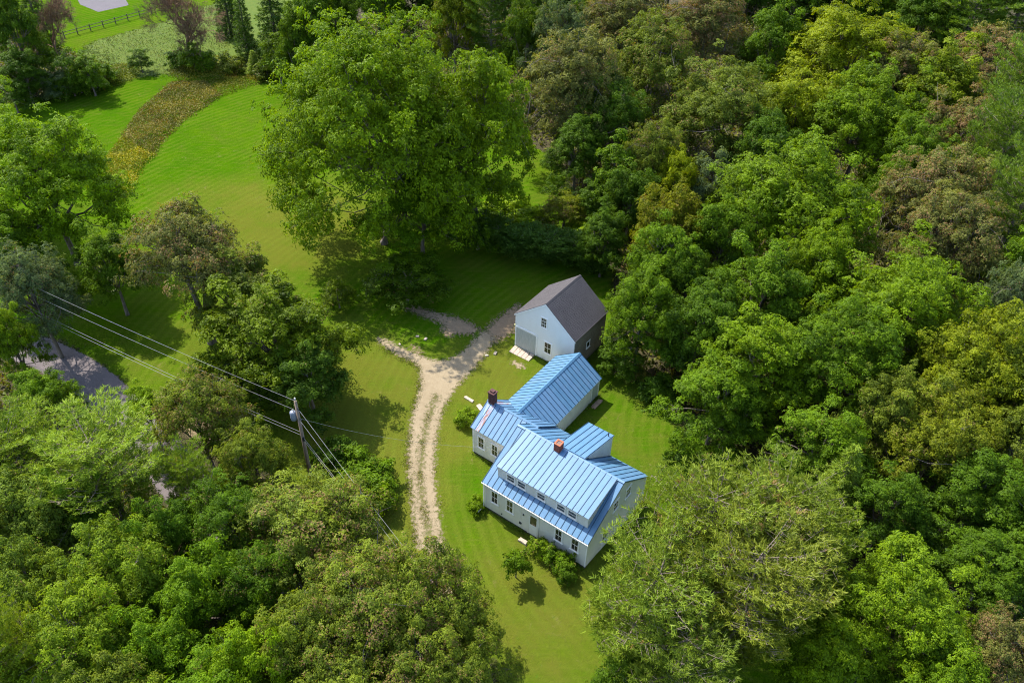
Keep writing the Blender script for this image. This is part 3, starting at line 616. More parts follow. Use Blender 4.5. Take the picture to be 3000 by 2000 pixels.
# ---------------------------------------------------------------- tree shapes
def leaf_quads(pos, nrm, length, width, rng, droop=.35, fold=.25):
    n = len(pos); nrm = nrm/(np.linalg.norm(nrm, axis=1, keepdims=True)+1e-9)
    r = rng.normal(size=(n, 3)); r[:, 2] -= droop; t = r-(r*nrm).sum(1, keepdims=True)*nrm; t /= (np.linalg.norm(t, axis=1, keepdims=True)+1e-9); b = np.cross(nrm, t)
    Ln = (length*rng.uniform(.7, 1.35, n))[:, None]; Wd = (width*rng.uniform(.7, 1.3, n))[:, None]
    v0 = pos-t*Ln*.5; v2 = pos+t*Ln*.5; up = nrm*Wd*fold; v1 = pos+b*Wd*.5+up; v3 = pos-b*Wd*.5+up
    V = np.stack([v0, v1, v2, v3], 1).reshape(-1, 3); Fq = np.arange(4*n).reshape(n, 4)
    return V, np.concatenate([Fq[:, [0, 1, 2]], Fq[:, [0, 2, 3]]], 1).reshape(-1, 3), n
def sph(rng, n, zmin=-1.0, zmax=1.0):
    z = rng.uniform(zmin, zmax, n); a = rng.uniform(0, 2*np.pi, n); r = np.sqrt(1-z*z); return np.stack([r*np.cos(a), r*np.sin(a), z], 1)
def make_broadleaf(seed, R, H, n_cl, n_leaf, leaf=(.30, .17), base=.28, stems=1, gap=0.0, trunk_r=None, top=1.0, boughs=9, bare=0, lumps=.16, barrel=.32):
    """returns (trunk mesh, branches mesh, crown mesh)"""
    rng = np.random.default_rng(seed); hc = H*(base+(1-base)*.42); up_r = H-hc; dn_r = hc-H*base
    ph = rng.uniform(0, 6.28, (6,)); kk = rng.integers(2, 5, 6)
    def lump(u):
        az = np.arctan2(u[:, 1], u[:, 0]); el = np.arcsin(np.clip(u[:, 2], -1, 1))
        return 1+lumps*(np.sin(kk[0]*az+ph[0])*np.cos(el)+.7*np.sin(kk[1]*az+ph[1]+2*el)+.6*np.sin(3*el+kk[2]*az+ph[2]))
    # boughs: large masses, each carrying clumps
    bu = sph(rng, boughs*6, -.55-.35*barrel, 1.0); keep = [0]
    while len(keep) < boughs:
        d = np.min(np.linalg.norm(bu[:, None]-bu[keep][None], axis=2), axis=1); keep.append(int(d.argmax()))
    bu = bu[keep]
    def place(u, rad):
        p = u*rad[:, None]; p[:, :2] *= R*(1+barrel*np.clip(-u[:, 2:3], 0, 1)*1.6); p[:, 2] = np.where(p[:, 2] > 0, p[:, 2]*up_r, p[:, 2]*dn_r); p[:, 2] += hc; return p
    bc = place(bu, rng.uniform(.52, .68, boughs)*lump(bu)*np.where(bu[:, 2] < 0, 1+.30*min(1, barrel*3), 1)); br = R*rng.uniform(.34, .50, boughs)*(9/boughs)**.4
    nb = int(n_cl*.75)
    which = rng.integers(0, boughs, nb); cu = sph(rng, nb, -.45, 1.0); c1 = bc[which]+cu*(br[which]*rng.uniform(.4, 1.15, nb))[:, None]*np.array([1, 1, .9])
    u2 = sph(rng, n_cl-nb, -.5, 1.0); c2 = place(u2, rng.uniform(.55, .97, n_cl-nb)*lump(u2))
    cl = np.concatenate([c1, c2]); cl[:, 2] = np.clip(cl[:, 2], H*base*.8, H*1.02)
    cr = R*rng.uniform(.075, .17, n_cl)*(200/n_cl)**.33
    tint_cl = rng.normal(.5, .16, n_cl)
    per = 10; ns = n_leaf//per; n_leaf = ns*per; sr = leaf[0]*rng.uniform(.9, 1.9, ns)
    w = cr**2*np.clip(1+.5*(cl[:, 2]-hc)/up_r, .5, 1.6); ws = rng.choice(n_cl, ns, p=w/w.sum())
    v = sph(rng, ns, -.55, 1.0); rr = np.where(rng.uniform(size=ns) < .18, rng.uniform(.9, 1.7, ns), rng.uniform(.45, 1.05, ns)**.6)
    sp = cl[ws]+v*(cr[ws]*rr)[:, None]*np.array([1.12, 1.12, .78])
    out = sp-np.array([0, 0, hc]); out /= (np.linalg.norm(out, axis=1, keepdims=True)+1e-9)
    sn = v*.50+out*.40+np.array([0, 0, .55])+rng.normal(size=(ns, 3))*.38; sn /= np.linalg.norm(sn, axis=1, keepdims=True)
    # each spray: a small drooping fan of leaves
    wi = np.repeat(ws, per); N = np.repeat(sn, per, 0); r3 = rng.normal(size=(n_leaf, 3)); tg = r3-(r3*N).sum(1, keepdims=True)*N; tg /= np.linalg.norm(tg, axis=1, keepdims=True)
    rd = np.sqrt(rng.uniform(0, 1, n_leaf)); pos = np.repeat(sp, per, 0)+tg*(rd*np.repeat(sr, per))[:, None]-np.array([0, 0, 1.])*(rd**2*np.repeat(sr, per)*.55)[:, None]
    nr = N+tg*(.55*rd)[:, None]+rng.normal(size=(n_leaf, 3))*.22
    stint = np.repeat(rng.normal(0, .13, ns), per)
    V, F, n = leaf_quads(pos, nr, leaf[0], leaf[1], rng)
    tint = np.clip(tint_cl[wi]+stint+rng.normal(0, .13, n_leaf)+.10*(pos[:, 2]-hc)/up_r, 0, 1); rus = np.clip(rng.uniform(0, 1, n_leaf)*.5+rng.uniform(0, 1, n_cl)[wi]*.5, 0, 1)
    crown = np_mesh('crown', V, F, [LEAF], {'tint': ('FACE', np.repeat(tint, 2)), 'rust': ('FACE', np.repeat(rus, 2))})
    # trunk and limbs
    tr = MB(); bra = MB(); r0 = trunk_r or max(.10, H*.018); fork = H*(base+.12)
    tops = []
    for s in range(stems):
        a = rng.uniform(0, 6.28); off = np.array([math.cos(a), math.sin(a), 0])*(0 if stems == 1 else R*.10); lean = np.array([math.cos(a), math.sin(a), 0])*(R*.05 if stems == 1 else R*.28)
        p = [off*.3+np.array([0, 0, -.2]), off*.35+np.array([0, 0, .15]), off*.5+np.array([0, 0, fork*.4]), off+lean*.6+np.array([0, 0, fork])]
        q = off+lean+np.array([rng.uniform(-.1, .1)*R, rng.uniform(-.1, .1)*R, hc+up_r*.35])
        tr.tube(p+[q], [r0*1.5, r0*1.1, r0*.9, r0*.75, r0*.28], 8); tops.append((p[3], q))
    for i in range(boughs):
        a, q = tops[i % stems]; st = a+(q-a)*rng.uniform(0, .6); e = bc[i]; mid = (st+e)/2+np.array([0, 0, -.06*R])+rng.normal(size=3)*.05*R; r1 = r0*rng.uniform(.38, .55)*(.5 if bu[i, 2] < -.15 else 1)
        bra.tube([st, mid, e], [r1, r1*.7, r1*.35], 5)
        for j in np.where(which == i)[0][:9]:
            s2 = mid+(e-mid)*rng.uniform(.2, 1); m2 = (s2+cl[j])/2+rng.normal(size=3)*.04*R; bra.tube([s2, m2, cl[j]+(cl[j]-s2)*.1], [r1*.32, r1*.22, r1*.07], 4, cap=False)
    for i in range(bare):
        j = rng.integers(0, n_cl); s2 = bc[rng.integers(0, boughs)]; e = cl[j]+(cl[j]-np.array([0, 0, hc]))*.12; m2 = (s2+e)/2+rng.normal(size=3)*.06*R
        bra.tube([s2, m2, e], [.05, .035, .012], 4, cap=False)
        for _ in range(4):
            f = rng.uniform(.3, .9); g = m2+(e-m2)*f; bra.tube([g, g+rng.normal(size=3)*.09*R+np.array([0, 0, .04*R])], [.022, .006], 3, cap=False)
    return tr.mesh('trunk', BARK, True), bra.mesh('branches', BARK, True), crown

def make_conifer(seed, R, H, n_br, tufts, blades, base=.2, shape='pine', blen=.42, bw=.055, twig=GREYTWIG):
    rng = np.random.default_rng(seed); tr = MB(); bra = MB(); r0 = H*.014
    bend = rng.normal(size=2)*.02*H
    axis = lambda z: np.array([bend[0]*(z/H)**2, bend[1]*(z/H)**2, z])
    tr.tube([axis(z)-(0, 0, .2 if z == 0 else 0) for z in (0, H*.3, H*.6, H*.85, H*.98)], [r0*1.3, r0, r0*.7, r0*.35, r0*.08], 8)
    P = []; Dr = []; Tt = []; Ru = []
    for i in range(n_br):
        f = (i+rng.uniform(0, 1))/n_br; z = H*(base+(1-base)*f)
        if shape == 'pine':
            ln = R*(math.sin(math.pi*min(1, .18+.80*(1-f)**.8)))**.8*rng.uniform(.55, 1.12); rise = rng.uniform(.05, .30)+.55*f**2
        else:
            ln = R*(1-f)**.85*rng.uniform(.8, 1.1)+.12*R*.5; rise = -.28+.35*f
        az = i*2.399+rng.uniform(-.4, .4); d = np.array([math.cos(az), math.sin(az), 0]); side = np.array([-d[1], d[0], 0])
        a = axis(z); m = a+d*ln*.5+np.array([0, 0, ln*rise*.35]); e = a+d*ln+np.array([0, 0, ln*rise])+side*rng.normal()*.08*ln
        rb = max(.018, r0*.30*(ln/R)); bra.tube([a, m, e], [rb*.8, rb*.5, rb*.15], 4, cap=False)
        nt_ = max(4, int(tufts*(ln/R)**1.3)); tcol = rng.normal(.5, .15); rcol = rng.uniform()
        for k in range(nt_):
            g = rng.uniform((.32 if f < .55 else .02) if shape == 'pine' else .1, 1.0)**.7; sp = (1-abs(g-.55)*.9)*ln*.34*rng.uniform(-1, 1)
            c = (a*(1-g)**2+2*m*g*(1-g)+e*g*g)+side*sp+np.array([0, 0, rng.uniform(-.03, .07)*ln])
            dd = d*.8+side*(sp/(ln*.3+1e-6))*.7+np.array([0, 0, .30 if shape == 'pine' else -.1]); dd /= np.linalg.norm(dd)
            P.append(c); Dr.append(dd); Tt.append(tcol+rng.normal(0, .12)); Ru.append(.55*rcol+.45*rng.uniform())
            if k % 3 == 0: bra.tube([(a*(1-g)**2+2*m*g*(1-g)+e*g*g), c], [rb*.3, rb*.1], 3, cap=False)
    P, Dr, Tt, Ru = map(np.array, (P, Dr, Tt, Ru)); n = len(P)
    Pb = np.repeat(P, blades, 0); Db = np.repeat(Dr, blades, 0); m = len(Pb)
    rd = rng.normal(size=(m, 3)); rd[:, 2] = np.abs(rd[:, 2])*.8 if shape == 'pine' else rd[:, 2]*.6
    dv = Db*.75+rd*.62; dv /= np.linalg.norm(dv, axis=1, keepdims=True); sd_ = np.cross(dv, rng.normal(size=(m, 3))); sd_ /= np.linalg.norm(sd_, axis=1, keepdims=True)
    Pb = Pb+rng.normal(size=(m, 3))*.07; Ln = (blen*rng.uniform(.6, 1.25, m))[:, None]; Wd = (bw*rng.uniform(.7, 1.3, m))[:, None]
    V = np.stack([Pb-sd_*Wd*.5, Pb+sd_*Wd*.5, Pb+dv*Ln*.6+sd_*Wd*.65, Pb+dv*Ln], 1).reshape(-1, 3); q = np.arange(4*m).reshape(m, 4)
    F = np.concatenate([q[:, [0, 1, 2]], q[:, [0, 2, 3]]], 1).reshape(-1, 3)
    tint = np.clip(np.repeat(Tt, blades)+rng.normal(0, .16, m), 0, 1); ru = np.repeat(Ru, blades)
    crown = np_mesh('crown', V, F, [NEEDLE], {'tint': ('FACE', np.repeat(tint, 2)), 'rust': ('FACE', np.repeat(ru, 2))})
    return tr.mesh('trunk', BARK, True), bra.mesh('branches', twig, True), crown

def make_bare(seed, R, H, levels=4, mat=DEADTWIG, base=.3):
    rng = np.random.default_rng(seed); tr = MB(); cr = MB(); r0 = H*.02
    def grow(p, d, ln, r, lv):
        mid = p+d*ln*.5+rng.normal(size=3)*ln*.05; e = p+d*ln+rng.normal(size=3)*ln*.07
        (tr if lv == 0 else cr).tube([p, mid, e], [r, r*.8, r*.55], 7 if lv == 0 else (5 if lv < 2 else 3), cap=False)
        if lv >= levels: return
        k = 6 if lv == 0 else (6 if lv < levels-1 else 7)
        for j in range(k):
            a = rng.uniform(0, 6.28); sp = rng.uniform(.45, 1.0); o = np.cross(d, [math.cos(a), math.sin(a), .3]); o /= np.linalg.norm(o)+1e-9
            nd = d*(1-.35*sp)+o*sp*.9+np.array([0, 0, .12]); nd /= np.linalg.norm(nd); f = rng.uniform(.45, 1.0)
            grow(p+(e-p)*f, nd, ln*rng.uniform(.48, .74), max(r*.45, .010), lv+1)
    grow(np.array([0, 0, -.1]), np.array([rng.normal()*.08, rng.normal()*.08, 1.]), H*.42, r0, 0)
    return tr.mesh('trunk', mat, True), None, cr.mesh('crown', mat)

V_ = {}
V_['L'] = [make_broadleaf(11, 8.0, 19, 640, 135000, (.21, .12), base=.13, boughs=22), make_broadleaf(12, 8.0, 18, 620, 135000, (.21, .12), base=.13, boughs=19, lumps=.2)]
V_['M'] = [make_broadleaf(21, 5.5, 16, 380, 74000, (.20, .115), base=.12, boughs=17), make_broadleaf(22, 5.5, 16, 360, 74000, (.20, .115), base=.12, boughs=16, lumps=.2), make_broadleaf(23, 5.5, 15, 400, 74000, (.20, .115), base=.12, boughs=14)]
V_['O'] = [make_broadleaf(31, 6.0, 16, 500, 80000, (.20, .095), base=.14, boughs=20, bare=26, lumps=.14), make_broadleaf(32, 6.0, 16, 480, 80000, (.20, .095), base=.14, boughs=18, bare=22, lumps=.2)]
V_['K'] = [make_broadleaf(35, 6.0, 16, 360, 52000, (.21, .10), base=.50, stems=2, boughs=14, bare=24, lumps=.2, trunk_r=.34, barrel=0.0)]
V_['S'] = [make_broadleaf(41, 3.0, 9, 140, 20000, (.18, .105), base=.06, boughs=8), make_broadleaf(42, 3.0, 10, 140, 20000, (.18, .105), base=.06, boughs=7, lumps=.22)]
V_['T'] = [make_broadleaf(51, 2.6, 14, 140, 16000, (.25, .13), base=.18, boughs=11)]
V_['B'] = [make_broadleaf(61, 1.2, 2.0, 60, 5200, (.15, .09), base=.02, boughs=7, trunk_r=.05), make_broadleaf(62, 1.2, 1.8, 60, 5200, (.15, .08), base=.02, boughs=6, trunk_r=.04, lumps=.22)]
V_['F'] = [make_broadleaf(71, 1.3, 3.0, 50, 4600, (.16, .10), base=.33, boughs=6, trunk_r=.06)]
V_['P'] = [make_conifer(81, 5.0, 18, 120, 62, 9), make_conifer(82, 5.0, 17, 110, 66, 9)]
V_['U'] = [make_conifer(91, 2.6, 13, 150, 26, 9, base=.04, shape='spruce', blen=.30, bw=.06)]
V_['J'] = [make_conifer(95, 1.8, 3.0, 60, 34, 9, base=.03, shape='pine', blen=.26, bw=.06)]
V_['D'] = [make_bare(101, 4, 10, 5), make_bare(102, 4, 11, 5)]
NOM = {'L': (8.0, 18.5), 'M': (5.5, 15.7), 'O': (6.0, 16), 'K': (6.0, 16), 'S': (3.0, 9.5), 'T': (2.6, 14), 'B': (1.2, 1.9), 'F': (1.3, 3.0), 'P': (5.0, 17.5), 'U': (2.6, 13), 'J': (1.8, 3.0), 'D': (4.0, 10.5)}
CFR = {'L': .60, 'M': .60, 'O': .60, 'K': .71, 'S': .60, 'T': .58, 'B': .45, 'F': .66, 'P': .58, 'U': .42, 'J': .5, 'D': .6}
NAME = {'L': 'broadleaf_tree', 'M': 'broadleaf_tree', 'O': 'oak_tree', 'K': 'oak_tree', 'S': 'small_tree', 'T': 'slender_tree', 'B': 'shrub', 'F': 'fruit_tree', 'P': 'pine_tree', 'U': 'spruce_tree', 'J': 'juniper_bush', 'D': 'bare_tree'}
CAT = {'B': 'shrub', 'J': 'bush'}
TR = random.Random(77)
def plant(kind, loc, R, H, tint, label, group=None, var=None, rust=.0, rz=None):
    vs = V_[kind]; i = TR.randrange(len(vs)) if var is None else var; t, b, c = vs[i]; n = NOM[kind]
    o = empty(NAME[kind], (loc[0], loc[1], float(hgt(loc[0], loc[1]))), TR.uniform(0, 6.28) if rz is None else rz); o.scale = (R/n[0], R/n[0], H/n[1])
    tag(o, label, CAT.get(kind, 'tree'), group)
    put(bpy.data.objects.new('stem' if kind in 'BJ' else 'trunk', t), o)
    if b: put(bpy.data.objects.new('branches', b), o)
    k = put(bpy.data.objects.new('foliage' if kind in 'BJ' else 'crown', c), o); k.color = (*tint, rust)
    return o
def tree(kind, px, py, rpx, H, tint, label, group=None, var=None, rust=0.0, rz=None, sq=1.0):
    p = at(px, py, H*CFR[kind]); R = rpx*dist(p)/FPX*sq
    return plant(kind, p, R, H, tint, label, group, var, rust, rz)
# leaf tints (multiplied into the leaf colours)
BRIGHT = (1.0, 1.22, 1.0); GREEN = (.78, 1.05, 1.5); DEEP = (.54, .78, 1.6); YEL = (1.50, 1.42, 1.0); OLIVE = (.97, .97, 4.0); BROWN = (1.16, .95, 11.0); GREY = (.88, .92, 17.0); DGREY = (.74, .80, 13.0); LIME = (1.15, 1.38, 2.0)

# ---- the big maples in the middle
MAPLE = make_broadleaf(7, 13.5, 27, 1500, 215000, (.27, .15), base=.03, stems=3, boughs=34, trunk_r=.42, lumps=.10, barrel=.32)
V_['G'] = [MAPLE]; NOM['G'] = (13.5, 27); CFR['G'] = .52; NAME['G'] = 'maple_tree'
p = at(1118, 712); plant('G', p, 13.0, 31, (1.04, 1.27, .8), 'huge bright green maple with several trunks towering over the lawn in the centre', rz=.4)
MAPLE2 = make_broadleaf(8, 8.5, 22, 620, 105000, (.27, .15), base=.10, stems=2, boughs=13, trunk_r=.3, bare=18, barrel=.35)
V_['H'] = [MAPLE2]; NOM['H'] = (8.5, 22); CFR['H'] = .6; NAME['H'] = 'maple_tree'
tree('H', 1400, 350, 175, 26, (1.0, 1.22, .65), 'green maple with bare grey limbs showing, joined to the right side of the huge maple', rz=1.0)
tree('M', 1230, 590, 130, 13, (.8, 1.15, .75), 'dark lower maple filling the shade under the huge maple beside its trunks', var=1)

# ---- forest on the right, from the lawn outwards
G_R = 'forest trees right of the house'
RIGHT = [
 ('O', 1690, 240, 135, 22, BROWN, 'tall grey brown oak at the forest edge behind the right side of the huge maple', .15),
 ('O', 1640, 130, 90, 21, DGREY, 'dark grey green oak highest at the top edge just right of the huge maple', .1),
 ('O', 1905, 185, 125, 21, OLIVE, 'olive brown oak second in the upper forest row right of the huge maple', .18),
 ('O', 2070, 70, 115, 20, BROWN, 'russet tinged oak at the top edge above the olive brown oak row', .35),
 ('O', 1830, 60, 110, 20, BROWN, 'brownish oak crown touching the top edge between two taller oaks', .25),
 ('O', 1800, 330, 100, 17, DEEP, 'shaded dark green tree low behind the lawn corner in the forest wall', .05),
 ('L', 2495, 150, 165, 21, YEL, 'large bright yellow green tree in the upper right forest', .0),
 ('M', 2265, 125, 90, 19, GREEN, 'mid green tree just left of the large yellow green tree', .05),
 ('O', 2115, 310, 160, 20, OLIVE, 'broad grey olive oak in the middle of the upper right forest', .12),
 ('M', 2335, 320, 115, 19, YEL, 'smaller yellow green tree below the large yellow one, in front of its shade', .0),
 ('M', 2250, 430, 100, 17, DEEP, 'dark olive tree in the hollow below the smaller yellow tree', .05),
 ('L', 2530, 350, 155, 19, BRIGHT, 'broad fresh green tree right of the smaller yellow tree', .0),
 ('O', 1915, 470, 85, 16, OLIVE, 'small olive oak behind the slender ash by the lawn', .15),
 ('M', 1985, 520, 68, 15, YEL, 'small golden crowned tree left of the bright green dome', .0),
 ('S', 2085, 535, 62, 15, GREY, 'small silvery grey tree between the golden crown and bright green dome', .05),
 ('L', 2320, 590, 200, 19, BRIGHT, 'bright green dome shaped tree largest in the middle of the right forest', .0),
 ('M', 2120, 680, 90, 16, GREEN, 'green tree on the left flank of the bright green dome', .0),
 ('M', 1965, 650, 95, 16, (1.25, 1.05, 2.0), 'orange olive tree standing above the barn roof at the forest edge', .15),
 ('M', 1950, 775, 105, 15, GREEN, 'green tree directly right of the barn behind its ridge', .02),
 ('M', 1885, 905, 100, 14, (.75, 1.0, 1.0), 'dark bluish green tree overhanging the right end of the barn', .02),
 ('M', 2060, 930, 115, 15, DEEP, 'deep green tree right of the tree overhanging the barn', .0),
 ('M', 2245, 865, 125, 16, GREEN, 'green tree below the bright green dome, left of centre forest', .0),
 ('M', 2395, 760, 105, 17, BRIGHT, 'rounded bright tree in front of the green dome, lower right', .0),
 ('L', 2640, 890, 200, 17, BRIGHT, 'very wide fresh green tree in the right forest level with the barn', .02),
 ('O', 2745, 580, 140, 19, BROWN, 'brown grey oak right of the bright green dome', .3),
 ('O', 2790, 395, 115, 19, BROWN, 'russet brown oak right of the broad fresh green tree', .4),
 ('O', 2780, 705, 135, 18, BROWN, 'dark brown oak above the very wide fresh green tree', .25),
 ('P', 2925, 500, 100, 20, (.75, 1.0, .95), 'dark green pine at the right edge beside the russet oaks', .05),
 ('P', 2960, 660, 95, 19, (.75, 1.0, .95), 'pine at the right edge lower than its neighbour above', .05),
 ('P', 2960, 340, 95, 20, (.75, 1.0, .9), 'pine at the right edge, topmost of the three edge pines', .05),
 ('O', 2875, 200, 120, 19, BROWN, 'pinkish brown oak in the upper right corner below green trees', .4),
 ('O', 2640, 220, 100, 19, BROWN, 'grey brown oak tucked right of the large yellow green tree', .3),
 ('M', 2745, 260, 120, 19, (1.15, 1.2, 2.0), 'yellowish green tree between grey brown and pinkish oaks', .05),
 ('P', 2840, 70, 120, 21, (.75, 1.05, .8), 'deep green pine near the top right corner', .0),
 ('M', 2715, 40, 90, 20, DEEP, 'dark tree on the top edge right of the yellow green tree', .0),
 ('P', 2975, 70, 95, 21, (.8, 1.1, .85), 'green pine in the very top right corner', .0),
 ('U', 2320, 20, 62, 19, (.42, .66, .55), 'dark spruce on the top edge above the green forest, left of two', .0),
 ('U', 2400, 10, 55, 19, (.42, .66, .55), 'dark spruce on the top edge above the green forest, right of two', .0),
 ('M', 2230, 1050, 150, 14, BRIGHT, 'fresh green tree facing the back lawn, middle of the front row', .0),
 ('M', 2105, 1170, 125, 11, GREEN, 'low spreading green tree whose branches overhang the back lawn', .0),
 ('L', 2480, 1030, 165, 15, GREEN, 'big green tree behind the row that faces the back lawn', .02),
 ('M', 2410, 1310, 125, 11, GREEN, 'green tree with bare twigs above the spruce top by the big pines', .05),
 ('L', 2880, 1080, 165, 16, (1.38, 1.28, 2.0), 'large golden olive tree at the right edge in full sun', .05),
 ('O', 2765, 1250, 150, 14, (1.28, 1.15, 3.0), 'golden olive tree with many bare grey branches at lower right', .1),
 ('M', 2610, 1200, 110, 13, OLIVE, 'olive tree between the big green tree and golden bare branched tree', .08),
 ('O', 2965, 890, 90, 17, GREY, 'silver grey green tree at the right edge above the golden tree', .05),
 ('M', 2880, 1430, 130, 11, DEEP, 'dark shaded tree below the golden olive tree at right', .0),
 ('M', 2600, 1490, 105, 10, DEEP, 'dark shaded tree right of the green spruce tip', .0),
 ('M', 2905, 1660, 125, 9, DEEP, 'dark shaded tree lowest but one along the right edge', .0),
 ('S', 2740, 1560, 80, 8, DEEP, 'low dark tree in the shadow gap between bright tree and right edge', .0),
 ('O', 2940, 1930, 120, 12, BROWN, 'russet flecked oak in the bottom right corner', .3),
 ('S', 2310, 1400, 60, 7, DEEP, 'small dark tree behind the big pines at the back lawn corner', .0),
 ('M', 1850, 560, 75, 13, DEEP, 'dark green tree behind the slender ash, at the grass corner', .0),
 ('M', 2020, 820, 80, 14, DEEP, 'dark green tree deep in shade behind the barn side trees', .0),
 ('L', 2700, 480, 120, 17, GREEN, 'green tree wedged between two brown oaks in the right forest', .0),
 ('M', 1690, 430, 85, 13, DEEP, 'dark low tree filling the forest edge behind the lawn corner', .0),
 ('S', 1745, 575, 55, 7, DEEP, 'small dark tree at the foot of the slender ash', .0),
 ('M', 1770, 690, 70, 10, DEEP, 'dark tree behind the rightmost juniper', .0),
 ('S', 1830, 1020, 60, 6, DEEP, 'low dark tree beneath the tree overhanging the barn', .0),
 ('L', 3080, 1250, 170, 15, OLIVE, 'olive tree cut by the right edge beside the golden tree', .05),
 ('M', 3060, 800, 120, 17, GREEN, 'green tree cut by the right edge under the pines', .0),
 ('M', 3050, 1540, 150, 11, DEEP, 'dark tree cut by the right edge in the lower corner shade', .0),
]
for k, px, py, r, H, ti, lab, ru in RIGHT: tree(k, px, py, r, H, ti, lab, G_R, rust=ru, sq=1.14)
tree('T', 1806, 500, 62, 14, GREEN, 'slender upright green ash alone at the lawn corner before the oaks', None)

# ---- backdrop beyond the frame's top
G_T = 'distant trees along the top edge'
TOP = [('M', 905, 60, 80, 20, (.55, .8, .75), 'dark green tree left behind the huge maple at the top', 0.), ('U', 800, 60, 65, 19, (.5, .75, .6), 'dark conifer right of the slim spruce at the top', 0.), ('M', 980, 30, 70, 20, (.6, .8, .9), 'dark tree directly behind the left shoulder of the huge maple', 0.),
       ('M', 1330, 40, 75, 20, (.95, .95, 1.2), 'grey green tree behind the top of the huge maple', .1), ('P', 1440, 60, 85, 21, (.55, .8, .7), 'dark pine right behind the huge maple top', 0.), ('M', 1545, 110, 75, 20, (.55, .75, .7), 'dark tree in the gap between the huge maple and oaks', 0.),
       ('P', 1560, 10, 80, 21, (.5, .75, .65), 'dark pine at the top edge above the maple and oak gap', 0.), ('M', 1100, -20, 80, 20, GREEN, 'green tree peeping over the very top of the huge maple', 0.), ('M', 860, 130, 55, 16, (.65, .85, .85), 'dark tree with pale leaves at the lawn end left of the huge maple', 0.)]
for k, px, py, r, H, ti, lab, ru in TOP: tree(k, px, py, r, H, ti, lab, G_T, rust=ru)
far = [(-160 + i*37 + TR.uniform(-9, 9), -110 + (i % 3)*38 + TR.uniform(-8, 8)) for i in range(0)]
FAR = ['above the left shoulder of the huge maple', 'between maple peak and its left shoulder', 'directly above the peak of the huge maple', 'just right of the peak of the huge maple', 'above the grey green tree behind the maple', 'above the pine right behind the maple', 'above the dark gap between maple and oaks', 'above the left end of the brown oak row',
  'above the dark grey green oak of the top row', 'left of the brownish oak that touches the top edge', 'right of the brownish oak that touches the top edge', 'above the olive brown oak', 'left of the russet tinged top oak', 'right of the russet tinged top oak', 'above the mid green tree left of the yellow crown', 'left of the two dark top spruces', 'right of the two dark top spruces', 'above the left half of the large yellow crown',
  'above the right half of the large yellow crown', 'left of the pine near the top right corner', 'above the pine near the top right corner', 'above the pine in the very top right corner', 'beyond the top right corner, nearer one', 'beyond the top right corner, farther one']
for i, px in enumerate(range(930, 3200, 95)):
    tree(TR.choice('MMOP'), px+TR.uniform(-20, 20), -75+TR.uniform(-25, 20), 95, 20, TR.choice([GREEN, DEEP, OLIVE, BROWN]), 'treetop cut by the top edge, '+FAR[i], 'far forest trees beyond the top edge')

for px, lab in ((2190, 'green crown at the top edge left of the dark top spruces'), (2470, 'green crown at the top edge right of the dark top spruces'), (2560, 'green crown at the top edge behind the large yellow tree, left one'), (2640, 'green crown at the top edge behind the large yellow tree, right one'), (2780, 'green crown at the top edge left of the corner pines'), (1770, 'green crown at the top edge behind the brownish oak')):
    tree('M', px, -15, 85, 19, TR.choice([GREEN, DEEP, OLIVE]), lab, 'far forest trees beyond the top edge')

# ---- right foreground pines
G_P = 'big white pines beside the house'
for k, px, py, r, H, ti, lab, ru in [
 ('P', 2050, 1615, 190, 14, (1.02, 1.12, .80), 'tall yellow green pine covering the right front corner of the farmhouse', .16),
 ('P', 2240, 1605, 180, 14, (.98, 1.08, .80), 'tall pine standing just right of the pine at the house corner', .14),
 ('P', 1880, 1790, 205, 13, (.98, 1.15, .85), 'wide pine reaching over the front lawn below the farmhouse', .06),
 ('P', 2170, 1790, 215, 14, (.95, .95, .75), 'shadowed pine with dead branches, lower middle of the pine group', .10),
 ('P', 2360, 1640, 130, 13, (.95, 1.08, .7), 'pine on the right end of the pine group next to bright broadleaf tree', .12),
 ('P', 2010, 1965, 170, 11, (.80, .95, .80), 'dark pine cut by the bottom edge below the pine group', .05)]: tree(k, px, py, r, H, ti, lab, G_P, rust=ru)
tree('U', 2440, 1460, 105, 11, (.95, 1.15, .7), 'young spruce with feathery light green top behind the big pines')
tree('L', 2660, 1790, 215, 14, LIME, 'vivid green broadleaf tree at lower right beside the pines', rust=.0)
tree('M', 2440, 1900, 150, 12, BRIGHT, 'vivid green tree between the pines and the bottom edge', rust=.0)
tree('S', 1835, 1990, 90, 7, DEEP, 'small dark broadleaf tree under the pines at the bottom edge')
tree('M', 2760, 2040, 150, 12, GREEN, 'green tree cut by the bottom edge at lower right')

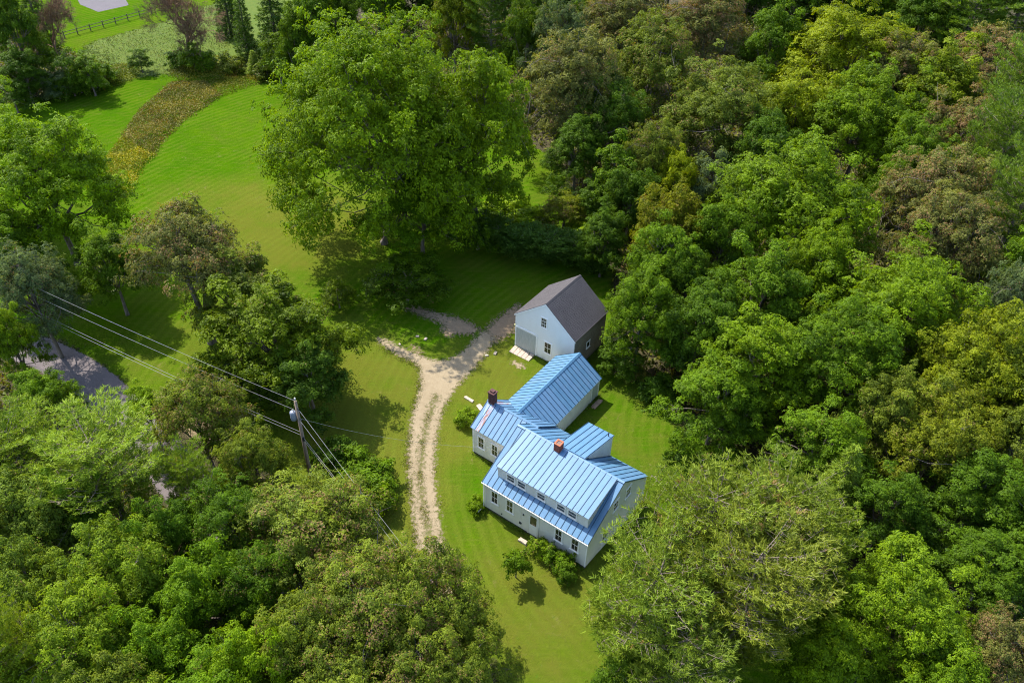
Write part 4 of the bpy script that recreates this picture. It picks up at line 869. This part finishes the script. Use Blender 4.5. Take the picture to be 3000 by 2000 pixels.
# ---- left foreground woods
G_L = 'roadside woods at lower left'
LEFT = [
 ('P', 90, 1400, 120, 12, (.95, 1.15, .85), 'light green pine at the left edge below the road', .05),
 ('P', 330, 1435, 165, 13, (1.05, 1.25, .85), 'large light green pine with feathery boughs left of the power pole', .05),
 ('P', 560, 1455, 75, 11, (.9, 1.1, .85), 'small pine bough clump right of the large feathery pine', .05),
 ('O', 580, 1225, 130, 13, OLIVE, 'olive oak left of the power pole beneath the wires', .26),
 ('O', 735, 1350, 105, 12, OLIVE, 'olive green oak hiding the foot of the power pole', .12),
 ('M', 120, 1150, 80, 9, GREEN, 'dark green tree leaning over the road at left', .05),
 ('M', 430, 1195, 62, 8, LIME, 'fresh lime green tree beside the road bend', .0),
 ('O', 900, 1560, 215, 14, OLIVE, 'broad brownish oak below the wires in the lower left woods', .27),
 ('O', 660, 1540, 140, 13, DEEP, 'dark green oak left of the broad brownish oak', .1),
 ('O', 1235, 1745, 170, 14.5, OLIVE, 'russet flecked oak hanging over the lower end of the driveway', .28),
 ('O', 1050, 1810, 200, 14, OLIVE, 'russet flecked oak left of the one over the driveway', .25),
 ('O', 1370, 1880, 110, 11, OLIVE, 'small oak on the lawn edge at the bottom centre', .18),
 ('M', 570, 1740, 135, 14, GREEN, 'yellow green tree in the middle of the lower left woods', .0),
 ('O', 350, 1680, 165, 15, (1.02, 1.15, 3.0), 'pale green oak with bare twigs in the lower left woods', .08),
 ('O', 70, 1520, 150, 15, (.95, 1.05, 6.0), 'grey green oak at the left edge under the pines', .08),
 ('O', 60, 1740, 150, 15, (.98, 1.08, 5.0), 'pale green oak at the left edge near the bottom', .08),
 ('O', 225, 1900, 185, 15, (1.10, 1.22, 2.5), 'light yellow green oak near the bottom left corner', .05),
 ('M', 450, 1930, 140, 14, GREEN, 'shaded green tree at the bottom edge, left third', .0),
 ('M', 735, 1950, 140, 14, BRIGHT, 'bright green tree at the bottom edge left of the oaks', .0),
 ('O', 895, 1900, 150, 14, OLIVE, 'dark olive oak at the bottom edge between bright tree and russet oaks', .15),
 ('O', 1215, 1960, 155, 12, OLIVE, 'wide olive oak at the bottom edge by the lawn', .25),
 ('P', 30, 1985, 110, 15, (1.1, 1.2, .8), 'pine in the bottom left corner', .0),
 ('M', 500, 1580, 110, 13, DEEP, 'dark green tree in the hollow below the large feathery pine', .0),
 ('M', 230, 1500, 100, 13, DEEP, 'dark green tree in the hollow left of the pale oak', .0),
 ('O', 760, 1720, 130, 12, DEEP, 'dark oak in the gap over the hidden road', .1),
 ('O', 1010, 2060, 170, 13, OLIVE, 'olive oak cut by the bottom edge left of the lawn', .15),
 ('O', 600, 2070, 170, 14, GREEN, 'green oak cut by the bottom edge at left', .08),
 ('O', 330, 2090, 170, 14, OLIVE, 'olive oak cut by the bottom edge near the left corner', .08),
 ('O', -80, 1620, 130, 15, OLIVE, 'oak cut by the left edge under the pines', .08),
 ('M', -90, 1350, 130, 15, GREEN, 'tree cut by the left edge beside the light green pine', .05),
 ('M', 690, 1430, 70, 8, GREEN, 'low green tree left of the power pole foot', .05),
 ('O', 1330, 2010, 120, 11, OLIVE, 'small oak cut by the bottom edge beside the mown lawn', .15)]
for k, px, py, r, H, ti, lab, ru in LEFT: tree(k, px, py, r, H, tuple(q*1.18 for q in ti), lab, G_L, rust=ru, sq=1.10)  # sunlight on the foreground trees painted in by brightening their tints

# ---- trees at left above the road
G_M = 'yard trees left of the lawn'
tree('L', 130, 520, 215, 20, (1.15, 1.45, .7), 'large bright green maple at the left edge beside the mown field', G_M, var=0)
tree('L', -60, 420, 150, 20, (1.1, 1.4, .7), 'bright green maple cut by the left edge behind the large one', G_M, var=1)
tree('K', 545, 735, 170, 17, BROWN, 'russet grey oak with bare forked trunk standing over the power lines', G_M, rust=.25)
tree('M', 810, 965, 190, 14, (.85, .95, .85), 'dark green oak right of the forked russet oak, near the driveway', G_M, rust=.08)
tree('M', 705, 855, 150, 14, OLIVE, 'olive tree between the forked oak and the dark green oak', G_M, rust=.15)
tree('O', 95, 850, 125, 15, GREY, 'grey green oak at the left edge above the road', G_M, rust=.1)
tree('M', 30, 995, 68, 12, LIME, 'lime green tree at the left edge below the grey green oak', G_M)
tree('M', 320, 770, 100, 12, GREEN, 'green tree between the large left maple and the forked oak', G_M, rust=.05)
tree('M', 30, 720, 110, 14, GREEN, 'green tree at the left edge under the large maple', G_M)
tree('S', 620, 1080, 70, 6, DEEP, 'low dark tree at the foot of the forked oak', G_M)
tree('M', 900, 1090, 120, 10, (.5, .72, 2.0), 'added dark broad tree standing for shadow and foliage between forked oak and driveway', G_M, rust=.05)  # added shading tree; its dark tint paints shadow and foliage as one mass
tree('S', 780, 1090, 110, 7, (.55, .75, .75), 'low dark spreading tree in the shade behind the power pole', G_M)

# ---- top left meadow
G_TL = 'trees round the top left meadow'
for k, px, py, r, H, ti, lab, ru in [
 ('M', 35, 70, 70, 18, DEEP, 'tall dark tree in the top left corner', 0.), ('U', 95, 30, 45, 17, (.4, .6, .5), 'dark conifer just right of the top left corner tree', 0.), ('M', 60, 200, 70, 10, DEEP, 'dark tree at the left edge below the corner tree', 0.),
 ('S', 190, 190, 50, 9, DEEP, 'dark vine covered tree under the bare brown crown', 0.), ('S', 255, 200, 50, 8, GREEN, 'green tree at the right end of the dark top left thicket', 0.), ('S', 155, 230, 45, 6, GREY, 'pale grey green bush tree at the field edge, top left', 0.),
 ('S', 30, 270, 50, 6, DEEP, 'low dark tree at the left edge by the small lawn', 0.), ('S', 105, 130, 40, 10, GREEN, 'green leaning tree in the top left thicket', 0.),
 ('S', 405, 165, 32, 5, DEEP, 'small lone green tree in the meadow right of the thicket', 0.), ('U', 715, 90, 42, 15, (.45, .7, .5), 'slim dark spruce at the top left of the mown field', 0.), ('U', 745, 190, 30, 4.5, (1.2, 1.4, .7), 'small yellow green conifer at the foot of the slim spruce', 0.),
 ('S', 560, 150, 40, 6, GREEN, 'ivy green young tree at the foot of the dead brown tree', .1), ('U', 660, 10, 45, 15, (.4, .62, .5), 'dark spruce on the top edge left of the slim spruce', 0.), ('S', 810, 150, 45, 10, (.7, .9, .7), 'green tree at the far end of the mown field', 0.)]: tree(k, px, py, r, H, ti, lab, G_TL, rust=ru)
plant('D', at(190, 215), 5.5, 15, (1, 1, 1), 'bare brown tree with fine twigs above the dark thicket at top left', None, 0)
plant('D', at(552, 192), 7.0, 17, (1, 1, 1), 'dead brown tree with crooked trunk in the meadow at top', None, 1)
G_B = 'bushes filling the top left thicket'
for px, py, r, H, ti, lab in ((130, 250, 45, 4, GREY, 'pale grey green bush at the lower edge of the top left thicket'), (190, 255, 42, 4, DEEP, 'dark bush in the lower middle of the top left thicket'), (250, 240, 45, 4, DEEP, 'dark bush at the right foot of the top left thicket'), (60, 265, 45, 4, DEEP, 'dark bush by the small lawn near the left edge'),
      (300, 225, 40, 3, GREEN, 'green bush at the right tip of the top left thicket'), (520, 175, 35, 3, DEEP, 'dark bush left of the dead tree foot'), (590, 180, 40, 3.4, GREEN, 'ivy green bush right of the dead tree foot'), (680, 190, 35, 3, OLIVE, 'olive bush between dead tree and slim spruce'), (780, 205, 38, 3, OLIVE, 'olive bush at the upper end of the mown field')): tree('B', px, py, r, H, ti, lab, G_B, rust=.1)

# ---- shrubs and small trees near the buildings
tree('S', 1190, 800, 110, 6.5, (.5, .68, .75), 'big dark shrubby tree in the shade at the foot of the huge maple', rust=.05)
tree('S', 1400, 660, 85, 6, (.5, .72, .7), 'dark shrubby tree in shade between the huge maple and juniper hedge')
G_J = 'dark junipers in a row behind the barn'
for i, (px, py, r, lab) in enumerate(((1460, 705, 65, 'leftmost dark juniper of the hedge row behind the barn'), (1530, 725, 70, 'second dark juniper from the left in the hedge row'), (1605, 735, 72, 'middle dark juniper of the hedge row behind the barn ridge'), (1680, 740, 72, 'fourth dark juniper from the left in the hedge row'), (1745, 765, 65, 'rightmost dark juniper of the hedge row by the forest'))):
    tree('J', px, py, r, 3.6, (.48, .75, .75), lab, G_J)
G_Y = 'sunlit yellow green brush'
for px, py, r, lab in ((1490, 600, 55, 'yellow green brush patch left of the thin shrub, beyond the hedge'), (1560, 640, 60, 'yellow green brush patch just above the juniper hedge'), (1760, 640, 50, 'yellow green brush right of the thin shrub at the ash foot'), (1700, 690, 45, 'yellow green brush between thin shrub and hedge')): tree('B', px, py, r, 2.2, (1.6, 1.8, .8), lab, G_Y)
tree('S', 1655, 605, 72, 5.5, (.9, .85, 1.0), 'thin open shrub with dark stems above the juniper hedge', rust=.2)
tree('S', 988, 850, 48, 4.2, (.85, .95, 1.1), 'small round grey green tree alone on the lawn below the huge maple', rust=.05)
tree('F', 1513, 1645, 40, 3.3, GREEN, 'small fruit tree with thin trunk on the lawn before the front door', rust=.1)
tree('B', 1366, 1222, 31, 1.7, LIME, 'round lime green shrub beside the kitchen wing gable end')
tree('B', 1395, 1478, 26, 1.3, BRIGHT, 'low green shrub by the downspout at the left front corner')
G_F = 'flowering shrubs under the front windows'
for px, py, r, lab, ti in ((1575, 1605, 33, 'flowering shrub nearest the front door step', LIME), (1615, 1625, 33, 'flowering shrub second from the door step', GREEN), (1655, 1650, 35, 'flowering shrub between door step shrubs and the pine', GREEN), (1660, 1680, 30, 'darker shrub lowest of the front bed, by the pine', DEEP)): tree('B', px, py, r, 1.7, ti, lab, G_F, rust=.12)
G_K = 'shrubs between pole and driveway'
for px, py, r, lab, ti in ((1040, 1375, 60, 'dark shrub beneath the wires right of the power pole', GREEN), (1100, 1400, 62, 'green shrub nearest the driveway under the wires', GREEN), (1085, 1465, 62, 'leafy green shrub lowest of the clump beside the driveway', BRIGHT), (985, 1340, 60, 'shaded shrub just right of the power pole', DEEP)): tree('B', px, py, r, 2.8, ti, lab, G_K, rust=.08)
tree('B', 1945, 1140, 62, 2.6, DEEP, 'low dark bush at the forest edge right of the ell')
tree('B', 1860, 1100, 36, 1.3, OLIVE, 'low brownish bush at the forest edge behind the ell', rust=.3)
tree('B', 2030, 1340, 60, 2.4, DEEP, 'dark bush on the back lawn edge above the pine tops')
tree('B', 1130, 1640, 45, 2.0, BRIGHT, 'bright green bush under the oak where the wires vanish')

# ---------------------------------------------------------------- meadow growth (nobody could count it)
def meadow(name, pix, per_m2, hgt_, seed, pal, zones=None, leaf=(.22, .06), z0=0.0):
    poly = [at(*q)[:2] for q in pix]; P = np.array(poly); rng = np.random.default_rng(seed); lo, hi = P.min(0), P.max(0); n = int((hi[0]-lo[0])*(hi[1]-lo[1])*per_m2)
    G = rng.uniform(lo, hi, (n, 2)); sd = poly_sd(G, poly); j = sd+rng.normal(0, .35, n); G = G[j > 0]; sd = sd[j > 0]; n = len(G)
    c = rng.uniform(lo, hi, (max(12, int((hi-lo).prod()/6)), 2)); near = np.linalg.norm(G[:, None, :]-c[None, ::1], axis=2).argmin(1) if n*len(c) < 6e7 else rng.integers(0, len(c), n)
    ct = rng.uniform(0, 1, len(c)); ch = rng.uniform(.55, 1.1, len(c)); cru = rng.uniform(0, 1, len(c))
    h = hgt_*ch[near]*rng.uniform(.35, 1.05, n)*np.clip(.45+sd*.5, .3, 1)
    pos = np.column_stack([G, h*rng.uniform(.75, 1.0, n)]); nr = rng.normal(size=(n, 3))*.8+np.array([0, 0, .6])
    V, F, m = leaf_quads(pos, nr, leaf[0], leaf[1], rng, droop=-.8)
    tint = np.clip(ct[near]*.7+rng.uniform(0, .4, n), 0, 1); ru = np.clip(cru[near]*.6+rng.uniform(0, .4, n), 0, 1)
    o = put(bpy.data.objects.new(name, np_mesh(name, V, F, [DRY], {'tint': ('FACE', np.repeat(tint, 2)), 'rust': ('FACE', np.repeat(ru, 2))}))); o['kind'] = 'stuff'; o.color = pal; return o
Z4 = lambda *a: [(x/2.613, y/2.613) for x, y in a]
meadow('brown_meadow_growth', Z4((1310, 640), (1190, 740), (1060, 850), (1000, 950), (930, 1060), (1180, 1190), (1230, 1100), (1400, 930), (1600, 800), (1700, 740), (1560, 620)), 75, .85, 3, (1.2, 1.05, 2.2, .18), leaf=(.34, .10))
meadow('goldenrod_growth', Z4((930, 1060), (830, 1180), (800, 1300), (850, 1450), (950, 1560), (985, 1500), (1100, 1270), (1190, 1190)), 70, 1.0, 4, (1.7, 1.6, .8, .04), leaf=(.30, .11))
meadow('tall_grass_growth', Z4((1560, 620), (1700, 740), (1830, 690), (2000, 640), (2190, 600), (2170, 530), (2000, 550), (1850, 600), (1700, 600)), 45, .9, 5, (1.15, 1.1, .9, .2), leaf=(.32, .09))
meadow('meadow_grass_growth', [(330, 245), (245, 200), (240, 130), (420, 85), (560, 45), (700, -20), (690, 130), (620, 200), (480, 235), (420, 210)], 8, .6, 6, (.55, .72, 1.0, .05), leaf=(.42, .10))
meadow('weedy_growth', [(300, 262), (300, 215), (340, 190), (410, 195), (405, 230), (350, 250)], 45, .9, 7, (1.0, 1.2, .7, .12), leaf=(.30, .12))
meadow('weedy_growth', [(490, 215), (520, 180), (640, 170), (760, 190), (770, 215), (640, 240), (540, 250)], 40, 1.0, 8, (.95, .95, .75, .28), leaf=(.30, .11))

meadow('forest_undergrowth', [(1800, 830), (1815, 960), (1860, 1100), (1970, 1225), (2090, 1305), (2230, 1340), (2340, 1480), (2430, 1700), (2450, 2150), (3300, 2200), (3500, 100), (1700, 20), (1250, 20), (860, 100), (860, 205), (1330, 330), (1610, 440), (1670, 520), (1700, 640), (1770, 740)], 6, 1.1, 11, (.75, .85, .6, .12), leaf=(.55, .34))
meadow('forest_undergrowth', [(-300, 1040), (30, 1070), (300, 1250), (430, 1420), (590, 1620), (740, 1800), (880, 1915), (1150, 2025), (1400, 2060), (1460, 2100), (1460, 2300), (-300, 2400)], 7, 1.0, 12, (.75, .85, .6, .12), leaf=(.5, .30))
meadow('forest_undergrowth', [(-300, 60), (120, 120), (320, 195), (320, 265), (80, 280), (-60, 325), (-300, 410)], 7, 1.2, 13, (.75, .85, .6, .08), leaf=(.5, .30))

def tufts(name, pts, width, per_m, hgt_, seed, pal, leaf=(.16, .04)):
    rng = np.random.default_rng(seed); P = []
    for a, b in zip(pts[:-1], pts[1:]):
        a, b = np.array(a[:2], float), np.array(b[:2], float); L = np.linalg.norm(b-a); n = int(L*per_m); t = rng.uniform(0, 1, n); nn = np.array([-(b-a)[1], (b-a)[0]])/(L+1e-6)
        k = np.clip(np.sin(t*L*1.3+seed)+np.sin(t*L*.47+2*seed)+.9, .05, 3)/3; keep = rng.uniform(size=n) < k
        P.append((a+(b-a)*t[:, None]+nn*(rng.normal(0, width, n))[:, None])[keep])
    G = np.concatenate(P); n = len(G); pos = np.column_stack([G, hgt(G[:, 0], G[:, 1])+rng.uniform(.02, hgt_, n)]); V, F, m = leaf_quads(pos, rng.normal(size=(n, 3))*.8+np.array([0, 0, .4]), leaf[0], leaf[1], rng, droop=-1.2)
    o = put(bpy.data.objects.new(name, np_mesh(name, V, F, [DRY], {'tint': ('FACE', np.repeat(rng.uniform(0, 1, n), 2)), 'rust': ('FACE', np.repeat(rng.uniform(0, 1, n), 2))}))); o['kind'] = 'stuff'; o.color = pal
GT = (.60, 1.05, .8, .06)
tufts('foundation_grass', [hl(.2, .08), hl(4.6, .05), hl(6.2, .05), hl(10.8, .05)], .12, 220, .28, 3, GT)
tufts('foundation_grass', [hl(-4.95, 10.0), hl(-4.95, 4.65), hl(-.2, 4.6)], .12, 200, .25, 4, GT)
tufts('foundation_grass', [hl(.75, 10.9), hl(.75, 19.2)], .12, 200, .25, 5, GT)
tufts('foundation_grass', [hl(-11.15, 26.5), hl(-11.15, 20.0), hl(-3.3, 19.95), hl(-3.25, 26.6)], .15, 200, .3, 6, GT)
E1 = [at(*q) for q in ((1215, 1598), (1201, 1450), (1191, 1374), (1193, 1310), (1205, 1205), (1226, 1146), (1229, 1087), (1214, 1068), (1150, 1042), (1085, 996))]
E2 = [at(*q) for q in ((1330, 1720), (1300, 1591), (1286, 1486), (1275, 1381), (1279, 1296), (1296, 1212), (1309, 1183), (1347, 1125), (1398, 1074), (1462, 985))]
tufts('driveway_edge_grass', E1, .28, 130, .14, 7, (.85, 1.0, 1.0, .12)); tufts('driveway_edge_grass', E2, .28, 130, .14, 8, (.85, 1.0, 1.0, .12)); tufts('driveway_middle_grass', [at(*q) for q in DRV_MID[1:]], .22, 90, .10, 9, (.9, .95, 1.2, .25))

# ---------------------------------------------------------------- power line
M_POLE = mat_simple('pole_wood', (.23, .17, .12), .9, .1, .25, 3, stretch=(3, 3, .3))
M_WIRE = mat_simple('bare_wire', (.34, .31, .29), .45, .5, .05, 2, metal=.4)
M_CABLE = mat_simple('black_cable', (.30, .29, .28), .6, .3, .1, 2)
M_TANK = mat_simple('transformer_grey', (.20, .22, .26), .5, .4, .15, 4)
M_CER = mat_simple('insulator', (.55, .50, .45), .3, .5, .1, 4)
P1 = at(865, 1175, 11.0); P1 = np.array([P1[0], P1[1], 0.0]); dW = np.array([-24.4, 12.8, 0]); dW /= np.linalg.norm(dW); dE = np.array([9.5, -11.5, 0]); dE /= np.linalg.norm(dE)
P0 = P1+dW*47; P2 = P1+dE*20
G_U = 'wooden utility poles of the roadside line'
def pole(p, label, full):
    o = empty('utility_pole', p); tag(o, label, 'utility pole', G_U)
    m = MB(); m.tube([(0, 0, -.3), (0, 0, 4), (0, 0, 11)], [.19, .17, .125], 12); m.obj('post', M_POLE, o, True)
    i = MB(); i.tube([(0, .02, 11), (0, .02, 11.25)], [.03, .03], 6); i.tube([(0, .02, 11.22), (0, .02, 11.30), (0, .02, 11.38)], [.07, .09, .05], 8); i.obj('insulator', M_CER, o, True)
    if full:
        t = MB(); c = dW*.42-np.array([.18, .35, 0])*.4
        t.tube([c+(0, 0, 8.75), c+(0, 0, 8.85), c+(0, 0, 9.65), c+(0, 0, 9.72)], [.22, .26, .26, .20], 14); tk = t.obj('transformer', M_TANK, o, True)
        b = MB(); b.tube([c+(.08, 0, 9.72), c+(.08, 0, 9.98)], [.05, .03], 6); b.tube([c+(-.12, .05, 9.3), c+(-.30, .05, 8.9)], [.03, .03], 5); b.obj('bushing', M_CER, tk)
        k = MB(); k.box((-.1, -.12, 8.9), (.1, .12, 9.0)); k.tube([(0, 0, 9.2), c+(0, 0, 9.2)], .04, 5); k.tube([(0, 0, 10.3), dE*.7+(0, 0, 10.15)], .03, 5); k.tube([(0, 0, 9.1), dE*.55+(0, .1, 9.05)], .03, 5); k.obj('bracket', M_BLACK, o)
        g = MB(); g.box((.0, -.2, 6.35), (.2, -.12, 6.8)); g.tube([(0, 0, 6.9), dE*.35+(0, 0, 6.7)], .035, 5); g.obj('cable_clamp', M_BLACK, o)
    return o
pole(P1, 'weathered wooden utility pole with grey can transformer beside the road', True)
pole(P0, 'wooden utility pole hidden among the left edge oaks by the road', False)
pole(P2, 'wooden utility pole swallowed by the russet oaks left of the driveway end', False).scale = (1, 1, .78)
def wire(a, b, sag, r, mat, label, group, name='wire'):
    a, b = np.array(a, float), np.array(b, float); m = MB()
    m.tube([a+(b-a)*t-np.array([0, 0, sag*4*t*(1-t)]) for t in np.linspace(0, 1, 22)], r, 4); o = m.obj(name, mat); tag(o, label, 'wire', group)
GW = 'overhead wires of the roadside line'
wire(P1+(0, 0, 11.05), P0+(0, 0, 11.2), .5, .014, M_WIRE, 'uppermost wire running from the pole top to the upper left', GW)
wire(P1+dW*.42+(0, 0, 9.85), P0+(0, 0, 9.8), .5, .014, M_WIRE, 'wire running from the transformer to the upper left', GW)
wire(P1+(0, 0, 7.25), P0+(0, 0, 7.6), .6, .017, M_WIRE, 'upper of the paired low cables left of the pole', GW)
wire(P1+(0, 0, 6.85), P0+(0, 0, 7.0), .6, .017, M_WIRE, 'lower of the paired low cables left of the pole', GW)
wire(P1+dE*.5+(0, 0, 10.3), P2+(0, 0, 8.6), .2, .011, M_CABLE, 'uppermost wire running from the pole to the lower right', GW)
wire(P1+dE*.6+(-.1, 0, 9.05), P2+(-.2, 0, 7.8), .2, .011, M_CABLE, 'second wire from the top running to the lower right', GW)
wire(P1+dE*.3+(0, 0, 6.75), P2+(0, 0, 6.3), .15, .018, M_WIRE, 'upper of the paired thick cables right of the pole', GW)
wire(P1+dE*.3+(0, 0, 6.35), P2+(0, 0, 5.9), .15, .018, M_WIRE, 'lower of the paired thick cables right of the pole', GW)
wire(P1+(0, 0, 9.0), hl(.25, 4.2, 4.6), 1.0, .009, M_CABLE, 'thin service cable drooping from the pole across the driveway to the house', GW)

# ---------------------------------------------------------------- far fence
def fence():
    o = empty('rail_fence', (0, 0, 0)); tag(o, 'dark wooden post and rail fence bordering the bright lawn at top left', 'fence')
    a = at(190, 112); b = at(445, 42); n = 7; mt = mat_simple('fence_wood', (.12, .10, .075), .9, .1, .3, 3)
    for i in range(n+1):
        p = a+(b-a)*i/n; m = MB(); m.tube([(p[0], p[1], -.2), (p[0], p[1], 1.35)], .10, 8); m.obj('post', mt, o)
        if i < n:
            q = a+(b-a)*(i+1)/n
            for z in (.55, 1.1): r = MB(); r.tube([(p[0], p[1], z), (q[0], q[1], z)], .06, 6); r.obj('rail', mt, o)
fence()
